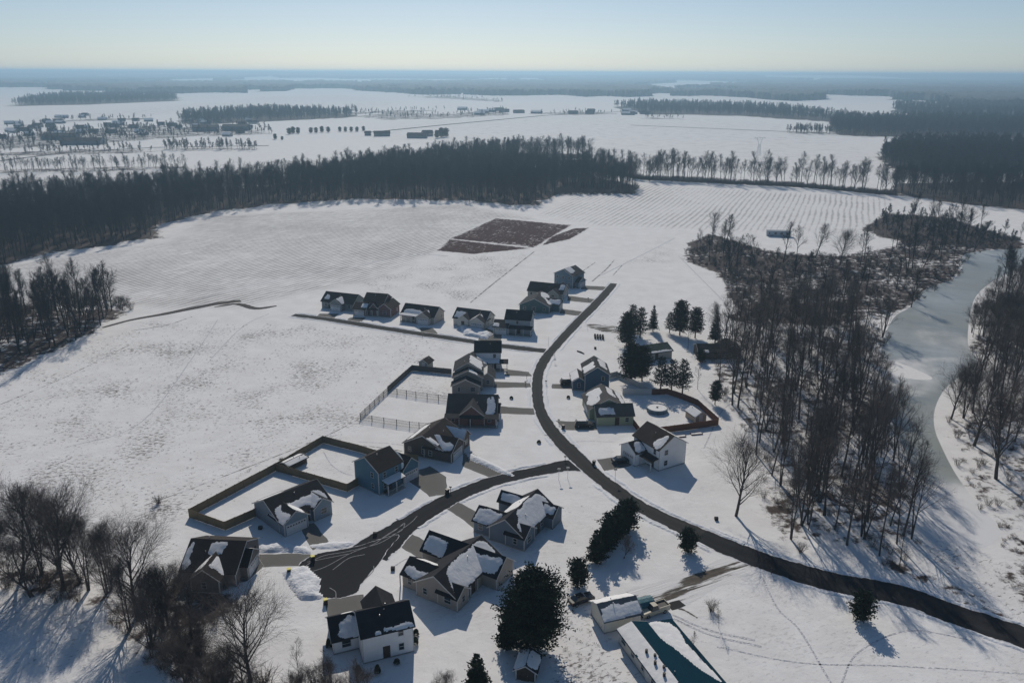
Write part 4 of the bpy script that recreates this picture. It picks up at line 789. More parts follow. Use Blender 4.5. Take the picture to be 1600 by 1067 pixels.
fence('wooden_fence', 'red-brown board fence curving round the pool yard', [(1018, 617), (1042, 616), (1066, 624), (1090, 634), (1122, 663), (1120, 665), (1080, 671), (1040, 676), (1002, 682), (989, 664)], 1.8, MT['redwood'])
fence('vinyl_fence', 'white board fence in shade round the yard of the dark blue house', [(951, 592), (963, 589), (990, 602), (1018, 617), (990, 617), (972, 616)], 1.8, MT['white'])
#SMALL
# ------------------------------------------------------------------ trees
def grow_bare(seed, H, spread, base, r0, n1, n2, n3, tw=.018, multi=1, lean=0, tall=.6, n4=0, droop=0):
    """returns (trunk with limbs, crown of twigs)"""
    r = random.Random(seed); T = MB(); Cw = MB()
    def perp(d):
        u = d.cross(Vector((r.uniform(-1, 1), r.uniform(-1, 1), r.uniform(-.3, 1)))); u.normalize(); return u
    def limb(p, d, L, rad, seg, mb, n, wob, up):
        pts = [p]; rr = [rad]; q = p.copy(); dd = d.copy()
        for i in range(seg):
            dd = dd + Vector((r.gauss(0, wob), r.gauss(0, wob), r.gauss(0, wob) + up)); dd.normalize(); q = q + dd * (L / seg); pts.append(q.copy()); rr.append(max(rad * (1 - .82 * (i + 1) / seg), tw * .5))
        mb.tube([tuple(x) for x in pts], rr, n, cap=False); return pts, dd
    def at(pts, t):
        f = t * (len(pts) - 1); i = min(int(f), len(pts) - 2); return pts[i].lerp(pts[i + 1], f - i), (pts[i + 1] - pts[i]).normalized()
    for m in range(multi):
        d0 = Vector((lean + r.gauss(0, .03) + (r.uniform(-.25, .25) if multi > 1 else 0), r.gauss(0, .04) + (r.uniform(-.25, .25) if multi > 1 else 0), 1)).normalized()
        h = H * (r.uniform(.8, 1) if m else 1); tr, _ = limb(Vector((r.uniform(-.3, .3) * (multi > 1), r.uniform(-.3, .3) * (multi > 1), -.1)), d0, h * .93, r0 / multi ** .5, 8, T, 7, .035, .01)
        for i in range(n1 // multi):
            f = base + (1 - base) * ((i + r.random()) / (n1 / multi)) ** .9; p, dt = at(tr, min(f * .99, .99)); u = perp(dt); ang = r.uniform(.42, .85) * (1 - .45 * (f - base) / (1 - base)) + droop
            d = dt * cos(ang) + u * sin(ang); k = (f - base) / (1 - base)
            prof = (1 - k) ** .6 * .85 + .2 if spread < .35 else math.sin(pi * min(1, .22 + .72 * k)) * .9 + .12
            L = H * spread * prof * r.uniform(.75, 1.15); b1, _ = limb(p, d, L, r0 * .42 * (1 - .6 * k) / multi ** .4, 5, T, 5, .075, .06)
            for j in range(n2):
                f2 = r.uniform(.25, 1); p2, dt2 = at(b1, f2 * .99); u2 = perp(dt2); a2 = r.uniform(.4, .9); d2 = dt2 * cos(a2) + u2 * sin(a2)
                b2, _ = limb(p2, d2, L * r.uniform(.42, .68) * (1.15 - f2 * .6), max(r0 * .11, tw * 1.6), 3, Cw, 3, .08, .09)
                for q in range(n3):
                    f3 = r.uniform(.2, 1); p3, dt3 = at(b2, f3 * .99); u3 = perp(dt3); a3 = r.uniform(.3, .8); b3, _ = limb(p3, dt3 * cos(a3) + u3 * sin(a3), L * r.uniform(.2, .38), tw * 1.0, 2, Cw, 3, .08, .06)
                    for z in range(n4):
                        p4, dt4 = at(b3, r.uniform(.2, .99)); u4 = perp(dt4); limb(p4, dt4 * .75 + u4 * .6, L * r.uniform(.12, .22), tw * .8, 1, Cw, 3, .1, .05)
    return T, Cw
def conifer(seed, H, Rr, base, dens, shape='cone', nsz=.34, lean=0, up=.1):
    r = random.Random(seed); T = MB(); Cw = MB(); T.tube([(0, 0, -.1), (lean * H * .5, 0, H * .5), (lean * H, 0, H * .97)], [H * .018 + .05, H * .012 + .03, .02], 7)
    def clump(p, d, s):
        u = d.cross(Vector((r.uniform(-1, 1), r.uniform(-1, 1), r.uniform(-1, 1)))); u.normalize(); w = d.cross(u); w.normalize()
        for uu in (u, w):
            o = len(Cw.v); a = p - d * s * .2; b = p + d * s
            m = p + d * s * .35; k = s * .27
            Cw.v += [tuple(a), tuple(m + uu * k), tuple(b), tuple(m - uu * k)]; Cw.f.append((o, o + 1, o + 2, o + 3)); Cw.mi.append(0)
    nw = int(H * (1.75 if shape == 'pine' else 2.1))
    for i in range(nw):
        k = (i + r.random() * .7) / nw; z = H * (base + (1 - base) * k)
        if shape == 'cone': rad = Rr * (1 - k) ** .8 + .18
        elif shape == 'egg': rad = Rr * math.sin(pi * min(1, .18 + .8 * k)) ** .65 * (.8 + .4 * vnoise(seed + k * 9, 1.7)) + .1
        else: rad = Rr * (math.sin(pi * min(1, .28 + .68 * k)) ** .8) * (.55 + .6 * vnoise(seed + k * 7, 3.3)) + .15
        nb = max(4, int(dens * (.6 + rad / Rr)))
        for j in range(nb):
            a = 2 * pi * (j + r.random() * .8) / nb + i * 1.1; L = rad * r.uniform(.72, 1.12) * (1 + .6 * (vnoise(seed + a * 1.5, z * .7) - .5)); el = up * (1 - k) + .55 * k + r.uniform(-.18, .18) - (.12 if shape == 'cone' else 0)
            d = Vector((cos(a) * cos(el), sin(a) * cos(el), sin(el))); p0 = Vector((lean * z, 0, z)); T.tube([tuple(p0), tuple(p0 + d * L * .9)], [.035 + .008 * L, .012], 3, cap=False)
            m = max(3, int(L / nsz * 1.9))
            for q in range(m):
                t = .22 + .78 * (q + r.random()) / m; sp = min(.55, (1 - abs(t - .6)) * L * .2); p = p0 + d * L * t + Vector((r.gauss(0, sp * .6), r.gauss(0, sp * .6), r.gauss(0, sp * .35)))
                for c in range(2):
                    dd = (d + Vector((r.gauss(0, .6), r.gauss(0, .6), r.gauss(.15, .45)))).normalized(); clump(p, dd, nsz * r.uniform(.8, 1.5))
    return T, Cw
def proto(name, label, TC, mats=('bark', 'twig')):
    t = empty(name, 0, 0); a = TC[0].build('trunk', MT[mats[0]], t, smooth=True); b = TC[1].build('crown', MT[mats[1]], t); KIDS[t.name] = [a, b]
    t['used'] = False; return t
PR = {
 'tall1': proto('bare_tree', '', grow_bare(1, 24, .29, .34, .30, 20, 7, 5, .0125, n4=2)), 'tall2': proto('bare_tree', '', grow_bare(2, 25, .25, .42, .27, 19, 7, 5, .0125, n4=2)),
 'tall3': proto('bare_tree', '', grow_bare(3, 22, .33, .30, .34, 24, 7, 5, .0125, multi=2, n4=2)), 'tall4': proto('bare_tree', '', grow_bare(14, 21, .27, .34, .24, 18, 6, 5, .0125, n4=2, lean=.06)),
 'tall5': proto('bare_tree', '', grow_bare(17, 23, .31, .22, .38, 27, 7, 5, .0125, multi=3, n4=2)),
 'slim': proto('bare_tree', '', grow_bare(4, 15, .20, .28, .12, 15, 6, 5, .011, n4=1)), 'slim2': proto('bare_tree', '', grow_bare(15, 13, .26, .22, .11, 15, 6, 5, .011, n4=1, lean=-.04)),
 'wide1': proto('bare_tree', '', grow_bare(5, 15, .52, .18, .34, 24, 8, 6, .0125, n4=3)), 'wide2': proto('bare_tree', '', grow_bare(6, 13, .46, .14, .28, 26, 8, 6, .0125, multi=2, n4=3)), 'wide3': proto('bare_tree', '', grow_bare(16, 14, .42, .10, .26, 30, 8, 5, .0125, multi=3, n4=3)),
}
USED = set()
def place(key, x, y, s, rot, label, group=None, name=None, cat='tree', sz=1):
    p = PR[key]
    if key in USED: t = copy_tree(p)
    else: t = p; USED.add(key)
    if name: t.name = name
    t.location = (x, y, 0); t.rotation_euler = (0, 0, rot); t.scale = (s, s, s * sz)
    for k in ('label', 'group', 'category', 'used'):
        if k in t: del t[k]
    return tag(t, label, cat, group)
NL = {'a': ('bare grey tree standing among the crowded trunks of the woodlot west of the pond', 'bare trees of the woodlot west of the frozen pond'),
      'b': ('bare grey tree on the wooded east bank of the frozen pond', 'bare trees on the east bank of the pond'),
      'c': ('bare tree in the hedgerow crossing the bottom left corner', 'bare trees of the hedgerow below the dark shaded house'),
      'd': ('bare tree in the small wood beside the stubble field', 'bare trees of the small wood at the left edge'),
      'e': ('thin bare tree scattered in the brown brush north of the woodlot', 'thin bare trees scattered over the brushland'),
      'f': ('bare tree in the single row bordering the striped field', 'bare trees in the row beyond the striped field')}
cands = []
for k, (poly, gap) in NEAR.items():
    P = GP(poly); xs = [p[0] for p in P]; ys = [p[1] for p in P]; x = min(xs)
    while x < max(xs):
        y = min(ys)
        while y < max(ys):
            q = (x + rng.uniform(-.5, .5) * gap * 1.1, y + rng.uniform(-.5, .5) * gap * 1.1)
            if inside(P, *q):
                keep = .8
                if k == 'e': keep = .40 * (.3 + 1.4 * float(vnoise(q[0] / 18, q[1] / 18)))
                if k == 'b': keep = .85 if PX(*q)[1] < 640 else .5
                if k == 'a': v_ = PX(*q)[1]; keep = (.30 if v_ < 600 else .62 if v_ < 700 else 1.0) * (.5 + .5 * (float(vnoise(q[0] / 9 + 4, q[1] / 9)) > .4))
                if rng.random() < keep: cands.append((k, q))
            y += gap
        x += gap
# trees that stand out by themselves
SP = [('wide1', 1150, 806, .95, 2.0, 'spreading bare tree at the corner of the woodlot, nearest the white house'), ('wide1', 1312, 415, .95, 1.0, 'lone dead-looking tree with crooked limbs in the snow clearing by the brush'), ('wide1', 393, 1072, .98, .3, 'big round-crowned bare tree just below the dark shaded house'),
      ('wide1', 1556, 748, 1.2, 4.0, 'broad oak leaning its low limbs over the pond shore'), ('wide1', 1522, 696, 1.15, 1.0, 'round-crowned bare oak on the point of the pond shore'), ('wide2', 975, 872, .33, 2.4, 'small bare ornamental tree in the shadow of the evergreen row'),
      ('slim2', 1123, 981, .32, 1, 'thin young sapling in the open snow below the muddy drive'), ('slim2', 1083, 1020, .36, 2, 'thin sapling with a long shadow beside the mobile home'), ('slim', 470, 1075, .62, 2, 'slender forked tree at the bottom edge left of the white house'), ('slim2', 520, 1085, .6, .5, 'slim leafless tree at the bottom edge below the white house'), ('slim', 560, 1090, .5, .5, 'small twiggy tree at the bottom edge under the back wall'),
      ('wide2', 697, 1092, .38, .5, 'pale twiggy tree at the bottom edge beside the evergreen'), ('slim', 1405, 886, .7, .5, 'tall broken snag at the south tip of the woodlot'), ('wide1', 214, 962, 1.0, .8, 'tall upright bare tree in the hedgerow, left of the dark house'), ('wide3', 137, 922, .95, 3, 'dense multi-stemmed bare tree in the hedgerow near the left edge'), ('wide2', 35, 904, 1.25, 3, 'large dark bare tree at the left edge of the hedgerow'),
      ('slim', 1075, 545, .75, 2, 'slim bare tree with pale stems beside the lone spruce'), ('slim2', 900 + 189, 397, .85, 2, 'leaning bare tree at the north-west corner of the brush'), ('tall1', 1128, 388, .5, 2, 'narrow bare tree on the north rim of the brush'), ('slim', 1158, 392, .6, 2, 'slender bare tree near the long trailer'), ('slim', 1090, 608, .62, 2, 'single bare tree just outside the red-brown fence'), ('tall4', 1095, 392, .55, 2, 'bushy bare tree on the north-west rim of the brush'),
      ('tall1', 1225, 291, .95, 1, 'tallest spreading tree in the row beyond the striped field'), ('tall3', 1015, 283, .95, 1, 'wide tree near the west end of the row beyond the striped field')]
PW = {'a': ['tall1', 'tall2', 'tall3', 'tall5', 'tall1', 'tall5', 'tall4', 'slim'], 'b': ['tall1', 'tall3', 'tall4', 'wide1', 'slim', 'wide3'], 'c': ['wide2', 'wide3', 'wide3', 'wide1'], 'd': ['slim', 'tall4', 'slim2', 'tall1'], 'e': ['slim', 'slim2', 'slim', 'tall4'], 'f': ['tall4', 'tall3', 'slim', 'tall1', 'slim2']}
SCL = {'a': (.66, 1.0), 'b': (.6, 1.0), 'c': (.55, .9), 'd': (.65, 1.05), 'e': (.45, .95), 'f': (.7, 1.2)}
for key, u, v, s, rot, lab in SP:
    x, y = G(u, v); nm = 'oak_tree' if 'oak' in lab else 'sapling' if 'sapling' in lab else 'bare_tree'
    if nm == 'bare_tree' and key not in USED and False: pass
    place(key, x, y, s, rot, lab, name=nm)
cands = [c for c in cands if all(math.hypot(c[1][0] - G(u, v)[0], c[1][1] - G(u, v)[1]) > 3 for _, u, v, *_r in SP)]
cands.sort(key=lambda c: math.hypot(*c[1]) / (22 if c[0] in 'ab' else 12) * (1 + rng.random() * .05))
NI = 292 - len(SP); rest = cands[NI:]
for k, (x, y) in cands[:NI]:
    key = rng.choice(PW[k]); lo, hi = SCL[k]; u_, v_ = PX(x, y)
    if k == 'c': lo, hi = (.8, 1.15) if u_ < 170 else (.7, .95) if u_ < 255 else (.42, .68)
    if k == 'a' and u_ > 1360: lo, hi = .55, .85
    place(key, x, y, rng.uniform(lo, hi), rng.uniform(0, 6.28), *NL[k], name='bare_tree', sz=rng.uniform(.95, 1.15) if k == 'a' and PX(x, y)[1] > 680 else rng.uniform(.88, 1.05))
for k, p in PR.items():
    pass

# ---- masses: one object each, instanced inside itself
def mass(name, protos, pts, label=None, kind='stuff', cat=None):
    """protos: list of (MB list, material list); pts: rows x y z scale rot index"""
    V = []; F = []; MI = []; pid = []; mats = []
    for k, parts in enumerate(protos):
        for mb, m in parts:
            if m not in mats: mats.append(m)
            o = len(V); V.extend(mb.v); F.extend(tuple(i + o for i in f) for f in mb.f); MI += [mats.index(m)] * len(mb.f); pid += [k] * len(mb.v)
    nv = len(V); pts = np.array(pts, float); V.extend(map(tuple, pts[:, :3])); pid += [int(-1 - i) for i in pts[:, 5]]
    me = bpy.data.meshes.new(name); me.from_pydata(V, [], F); me.polygons.foreach_set('material_index', MI)
    for m in mats: me.materials.append(m)
    for nm, ty, dat in (('pid', 'INT', pid), ('sc', 'FLOAT', [1.0] * nv + list(pts[:, 3])), ('rot', 'FLOAT', [0.0] * nv + list(pts[:, 4]))):
        me.attributes.new(nm, ty, 'POINT').data.foreach_set('value', dat)
    o = link(name, me); tag(o, label, cat, None, kind)
    g = bpy.data.node_groups.new(name + '_scatter', 'GeometryNodeTree'); g.interface.new_socket('Geometry', in_out='INPUT', socket_type='NodeSocketGeometry'); g.interface.new_socket('Geometry', in_out='OUTPUT', socket_type='NodeSocketGeometry')
    N = g.nodes; gi = N.new('NodeGroupInput'); go = N.new('NodeGroupOutput'); jn = N.new('GeometryNodeJoinGeometry')
    def attr(nm, ty):
        a = N.new('GeometryNodeInputNamedAttribute'); a.data_type = ty; a.inputs[0].default_value = nm; return a.outputs['Attribute']
    pa = attr('pid', 'INT'); cx = N.new('ShaderNodeCombineXYZ'); g.links.new(attr('rot', 'FLOAT'), cx.inputs[2]); sc = attr('sc', 'FLOAT')
    def eq(v):
        c = N.new('FunctionNodeCompare'); c.data_type = 'INT'; c.operation = 'EQUAL'; g.links.new(pa, c.inputs[2]); c.inputs[3].default_value = v; return c.outputs[0]
    def sepg(sel):
        s = N.new('GeometryNodeSeparateGeometry'); s.domain = 'POINT'; g.links.new(gi.outputs[0], s.inputs[0]); g.links.new(sel, s.inputs[1]); return s.outputs[0]
    for k in range(len(protos)):
        ip = N.new('GeometryNodeInstanceOnPoints'); mp = N.new('GeometryNodeMeshToPoints'); g.links.new(sepg(eq(-1 - k)), mp.inputs[0])
        g.links.new(mp.outputs[0], ip.inputs['Points']); g.links.new(sepg(eq(k)), ip.inputs['Instance']); g.links.new(cx.outputs[0], ip.inputs['Rotation']); g.links.new(sc, ip.inputs['Scale']); g.links.new(ip.outputs[0], jn.inputs[0])
    g.links.new(jn.outputs[0], go.inputs[0]); md = o.modifiers.new('scatter', 'NODES'); md.node_group = g; return o
FB, FT = MT['farbark'], MT['farbark']
def fp(*a, **k): T, Cw = grow_bare(*a, **k); return [(T, FB), (Cw, FT)]
far = [fp(21, 22, .29, .34, .28, 20, 7, 5, .024), fp(22, 23, .26, .42, .26, 18, 7, 5, .024), fp(23, 21, .32, .28, .32, 24, 7, 5, .024, multi=2), fp(24, 18, .36, .2, .26, 22, 7, 5, .024), fp(25, 14, .24, .2, .14, 15, 6, 5, .022)]
vfar = [fp(31, 21, .26, .2, .3, 18, 5, 3, .14), fp(32, 20, .24, .24, .3, 17, 5, 3, .14), fp(33, 16, .34, .12, .3, 18, 5, 3, .13)]
def scatter(poly, gap, protos_n, lo, hi, keep=1.0, jit=1.1, fine=None, edge=None):
    P = GP(poly); xs = [p[0] for p in P]; ys = [p[1] for p in P]; X, Y = np.meshgrid(np.arange(min(xs), max(xs), gap), np.arange(min(ys), max(ys), gap))
    X = X.ravel() + (nrng.rand(X.size) - .5) * gap * jit; Y = Y.ravel() + (nrng.rand(Y.size) - .5) * gap * jit; s = sdist(P, X, Y) + (vnoise(X / 22, Y / 22) - .5) * gap * 1.5
    k = (s > 0) & (nrng.rand(X.size) < keep)
    if fine is not None: k &= fine(X, Y)
    X, Y = X[k], Y[k]; n = len(X); Z = gz(X, Y); S = lo + (hi - lo) * nrng.rand(n) * (.55 + .45 * vnoise(X / 30, Y / 30)) 
    return np.stack([X, Y, Z - .1, S, nrng.rand(n) * 6.28, nrng.randint(0, protos_n, n)], 1)
pts = [scatter(WOODS[k][0], WOODS[k][1], 5, h0, h1) for k, h0, h1 in (('w1', .72, 1.12), ('w1b', .8, 1.1), ('w2', .75, 1.1), ('b1', .4, .75))]
rp = [[x, y, 0, rng.uniform(*SCL[k]), rng.random() * 6.28, rng.randrange(0, 5)] for k, (x, y) in rest]
pts.append(np.array(rp)); pts = np.concatenate(pts)
mass('woods', far, pts)
pts = [scatter(WOODS[k][0], WOODS[k][1], 3, h0, h1) for k, h0, h1 in (('w3', .85, 1.25), ('w4', .8, 1.2), ('w5', .8, 1.1), ('w7', .8, 1.1), ('w8', .8, 1.1), ('w9', .8, 1.1), ('b2', .5, .75), ('b3', .3, .7), ('v1', .3, .75), ('x1', .25, .5), ('x2', .3, .7), ('x3', .3, .7), ('x4', .3, .7), ('x5', .4, .7), ('c1', .3, .7), ('c2', .3, .6), ('r1', .5, .8))]
pts = np.concatenate(pts); mass('distant_woods', vfar, pts)
# canopy of the farthest woods as one rolling mass
na, nd = 620, 190; th = np.linspace(R(-40), R(40), na); dd = 2050 * np.exp(np.linspace(0, math.log(39000 / 2050), nd)); A, D_ = np.meshgrid(th, dd); D_ = D_ * (1 + .02 * (nrng.rand(*D_.shape) - .5)); CX = D_ * np.tan(A); CY = D_
cdx = .5 * (CX[:-1, :-1] + CX[1:, 1:]); cdy = .5 * (CY[:-1, :-1] + CY[1:, 1:]); ins = farmask(cdx, cdy)
CZ = gz(CX, CY) + 13 + 9 * nrng.rand(*CX.shape) + 8 * vnoise(CX / 90, CY / 200); ins[0, :] = ins[-1, :] = False; ins[:, 0] = ins[:, -1] = False
top = (np.arange(nd)[:, None] * na + np.arange(na)[None, :]); N0 = nd * na; V = np.concatenate([np.stack([CX.ravel(), CY.ravel(), CZ.ravel()], 1), np.stack([CX.ravel(), CY.ravel(), gz(CX, CY).ravel() - 3], 1)])
J, I = np.nonzero(ins); F = [np.stack([top[J, I], top[J, I + 1], top[J + 1, I + 1], top[J + 1, I]], 1)]
for dj, di, c0, c1 in ((-1, 0, (0, 0), (0, 1)), (1, 0, (1, 1), (1, 0)), (0, -1, (1, 0), (0, 0)), (0, 1, (0, 1), (1, 1))):
    e = ~ins[J + dj, I + di]; j, i = J[e], I[e]; a = top[j + c0[0], i + c0[1]]; b = top[j + c1[0], i + c1[1]]; F.append(np.stack([a + N0, b + N0, b, a], 1))
F = np.concatenate(F); used = np.unique(F); rm = np.zeros(len(V), int); rm[used] = np.arange(len(used)); me = bpy.data.meshes.new('distant_forest'); fill(me, V[used], rm[F]); me.materials.append(MT['canopy']); tag(link('distant_forest', me), kind='stuff')
# undergrowth
def tuft(seed, h, w, n, rad=.014):
    r = random.Random(seed); b = MB()
    for i in range(n):
        a = r.uniform(0, 6.28); q = r.uniform(0, w * .4); p = (cos(a) * q, sin(a) * q, -.05); l = h * r.uniform(.5, 1); e = r.uniform(.1, .75); m = (p[0] + cos(a) * l * .4 * e, p[1] + sin(a) * l * .4 * e, l * .5); t = (p[0] + cos(a + r.uniform(-.4, .4)) * l * e, p[1] + sin(a + r.uniform(-.4, .4)) * l * e, l)
        b.tube([p, m, t], [rad, rad * .8, rad * .4], 3, cap=False)
        for k in range(3): q2 = r.uniform(.4, .9); s = tuple(m[c] + (t[c] - m[c]) * q2 for c in range(3)); b.tube([s, (s[0] + r.gauss(0, .22) * h, s[1] + r.gauss(0, .22) * h, s[2] + r.uniform(0, .3) * h)], [rad * .6, rad * .3], 3, cap=False)
    return b
tf = [[(tuft(41, 1.5, 1.4, 34, .02), MT['brushy'])], [(tuft(42, 1.0, 1.5, 38, .018), MT['brushy'])], [(tuft(43, 2.6, 1.8, 40, .024), MT['twig'])]]
bp = []
for k, gp, lo, hi in (('a', 3.4, .5, 1.2), ('b', 3.6, .5, 1.1), ('c', 1.9, .7, 1.7), ('d', 3.6, .7, 1.4), ('e', 2.3, .5, 1.2)): bp.append(scatter(NEAR[k][0], gp, 3, lo, hi, .6, fine=lambda X, Y: vnoise(X / 7, Y / 7) > .3))
for poly, soft, amt in LAND['brush'][-10:]:
    if amt > .3: bp.append(scatter(poly, 2.6, 3, .4, 1.0, .6, fine=lambda X, Y: vnoise(X / 6, Y / 6) > .35))
bp.append(scatter(NEAR['f'][0], 1.6, 3, .8, 1.6, .9)); bp.append(scatter([(60, 480), (150, 484), (205, 486), (210, 480), (205, 468), (130, 470), (80, 470)], 2.0, 3, .8, 1.6, .8))
bp.append(scatter([(855, 306), (992, 304), (998, 292), (960, 286), (880, 292)], 3.2, 3, 1.2, 2.2, .9)); bp = np.concatenate(bp); mass('undergrowth', tf, bp)
gt = [[(tuft(51, .35, .5, 12, .012), MT['brushy'])], [(tuft(52, .25, .6, 12, .012), MT['brushy'])]]
gp_ = [scatter(p, g_, 2, .6, 1.3, k_, fine=lambda X, Y: fbm(X / 8, Y / 8, 3) > .42) for p, g_, k_ in ((LAND['stub'][5][0], 2.2, .5), (LAND['stub'][9][0], 1.1, .6), ([(1385, 860), (1430, 880), (1600, 975), (1600, 840), (1560, 870), (1480, 860), (1430, 820)], 1.8, .5))]
gp_ = np.concatenate(gp_); mass('stubble_grass', gt, gp_)

# ---- evergreens
PR.update({'pine': proto('pine_tree', '', conifer(61, 12, 4.1, .14, 11, 'pine', .30), ('bark', 'needle')), 'pine2': proto('pine_tree', '', conifer(62, 11, 3.3, .18, 9, 'pine', .30), ('bark', 'needle2')), 'spruce': proto('spruce_tree', '', conifer(63, 13, 2.6, .12, 8, 'cone', .30), ('bark', 'needle2')),
           'cedar': proto('cedar_tree', '', conifer(64, 5.2, 2.0, .03, 12, 'egg', .24, up=.35), ('bark', 'needle')), 'cedar2': proto('cedar_tree', '', conifer(65, 6.5, 1.9, .03, 12, 'cone', .24, up=.5), ('bark', 'needle')), 'big': proto('pine_tree', '', conifer(66, 13.5, 5.2, .06, 17, 'egg', .26, up=.25), ('bark', 'needle')),
           'thin': proto('pine_tree', '', conifer(67, 10.5, 2.9, .2, 5, 'pine', .28), ('bark', 'needle2'))})
EV = [('big', 832, 1012, 1.0, 0, 'pine_tree', 'huge dense dark pine in the lower middle, above the small shed'), ('cedar2', 793, 1012, 1.15, 1, 'cedar_tree', 'lower dark evergreen merging into the left side of the huge pine'),
      ('cedar', 903, 915, 1.0, 0, 'cedar_tree', 'round dark evergreen between the huge pine and the evergreen row'), ('cedar2', 930, 878, 1.05, 0, 'cedar_tree', 'front tree of the dark evergreen row beside the road'), ('cedar2', 945, 862, 1.1, 2, 'cedar_tree', 'second tree from the front in the dark evergreen row'), ('cedar', 957, 848, 1.25, 4, 'cedar_tree', 'middle tree of the dark evergreen row'), ('cedar2', 968, 836, 1.15, 3, 'cedar_tree', 'fourth tree of the dark evergreen row'), ('cedar', 980, 826, 1.2, 5, 'cedar_tree', 'last tree of the dark evergreen row, closest to the road bend'),
      ('cedar', 1074, 862, .92, 1, 'cedar_tree', 'single ball-shaped evergreen beside the county road north of the muddy drive'), ('cedar', 1345, 968, 1.02, 3, 'cedar_tree', 'single ball-shaped evergreen by the county road far to the right'), ('cedar2', 745, 1082, 1.05, 1, 'cedar_tree', 'dark evergreen cut by the bottom edge, left of the small shed'),
      ('pine', 979, 542, .95, 0, 'pine_tree', 'left pine of the group north of the old low house'), ('thin', 1000, 528, 1.0, 0, 'pine_tree', 'open-branched pine behind the old low house'), ('spruce', 1020, 518, .72, 0, 'spruce_tree', 'slender pointed spruce between the two pine groups'), ('thin', 988, 520, .95, 2, 'pine_tree', 'upper pine of the left group'),
      ('pine', 1062, 524, 1.0, 3, 'pine_tree', 'broad pine in the dark middle clump'), ('pine2', 1086, 528, .95, 4, 'pine_tree', 'right pine of the dark middle clump'), ('thin', 1046, 520, .7, 4, 'pine_tree', 'short left pine of the dark middle clump'), ('spruce', 1117, 536, .85, 2, 'spruce_tree', 'lone pointed spruce right of the middle clump'),
      ('pine', 985, 598, 1.0, 1, 'pine_tree', 'dense pine in front of the old low house'), ('pine', 1003, 594, .85, 2, 'pine_tree', 'pine touching the old low house from the front'), ('thin', 1032, 610, .95, 2, 'pine_tree', 'sparse pine just behind the red-brown fence, left'), ('thin', 1049, 612, .9, 5, 'pine_tree', 'sparse pine just behind the red-brown fence, middle'), ('thin', 1066, 615, .95, 1, 'pine_tree', 'sparse pine just behind the red-brown fence, right'), ('pine2', 1117, 632, .62, 1, 'pine_tree', 'short dark pine outside the corner of the red-brown fence'), ('cedar', 1095, 566, .8, 1, 'cedar_tree', 'dark bushy evergreen in front of the low cabin'),
      ('cedar2', 486, 705 + 185, .0, 1, '', '')][:-1]
for key, u, v, s, rot, nm, lab in EV: x, y = G(u, v); place(key, x, y, s, rot, lab, name=nm)
def bush(name, u, v, h, w, label, m='needle', seed=1, group=None):
    x, y = G(u, v); r = random.Random(seed); T = MB(); Cw = MB(); T.tube([(0, 0, -.05), (0, 0, h * .5)], [.05, .02], 5)
    for i in range(int(520 * max(1, h))):
        a, b_ = r.uniform(0, 6.28), r.uniform(-.2, 1.5); k = r.uniform(.15, 1) ** .5; p = Vector((cos(a) * cos(b_) * w / 2 * k, sin(a) * cos(b_) * w / 2 * k, h * .15 + h * .8 * max(0, sin(b_)) * k)); d = Vector((p.x, p.y, p.z * .6 + .1)).normalized(); u_ = d.cross(Vector((r.uniform(-1, 1), r.uniform(-1, 1), r.uniform(-1, 1)))).normalized(); s = .16; o = len(Cw.v)
        Cw.v += [tuple(p - d * s * .3), tuple(p + u_ * s * .4 + d * s * .3), tuple(p + d * s), tuple(p - u_ * s * .4 + d * s * .3)]; Cw.f.append((o, o + 1, o + 2, o + 3)); Cw.mi.append(0)
    t = empty(name, x, y); T.build('stem', MT['bark'], t); Cw.build('foliage', MT[m], t); return tag(t, label, 'bush', group)
for i, (u, v, lab) in enumerate(((673, 836, 'small dark ball-shaped bush on the lawn between the two snowy-roofed ranches'), (799, 623, 'dark ball-shaped bush on the lawn beside the brick ranch'), (888, 622, 'dark ball-shaped bush on the lawn of the olive ranch'), (842, 692, 'tiny dark bush on the open lawn inside the road bend'), (604, 770, 'small dark bush at the tip of the blue house shadow')), 0): bush('round_bush', u, v, .75, .95, lab, seed=70 + i)
for i, (u, v, h, lab) in enumerate(((590, 1052, 1.7, 'pointed evergreen bush against the back wall of the white house'), (560, 1050, 1.3, 'dark bush at the corner where the garage wing meets the white house'), (649, 1006, 1.4, 'row-end bush at the right corner of the white house'), (650, 992, 1.2, 'smaller bush along the right wall of the white house'), (514, 1012, 1.8, 'tall dark bush at the garage wing of the white house'), (620, 1036, .8, 'low bush by the back door of the white house'))): bush('evergreen_bush', u, v, h, .9, lab, seed=80 + i)
for i, (u, v, h, lab) in enumerate(((1111, 954, 1.5, 'round leafless bush beside the muddy drive'), (1250, 862, 1.6, 'leafless thicket bush at the south edge of the woodlot'), (462, 722, .8, 'brown dead bush by the hen house'), (440, 722, .8, 'tuft of dead canes by the wooden fence'), (248, 786, 1.3, 'group of bare weeds outside the wooden fence'))):
    x, y = G(u, v); t = tuft(90 + i, h * 1.3, h * .8, 60, .02).build('bare_bush', MT['twig']); t.location = (x, y, 0); tag(t, lab, 'bush')

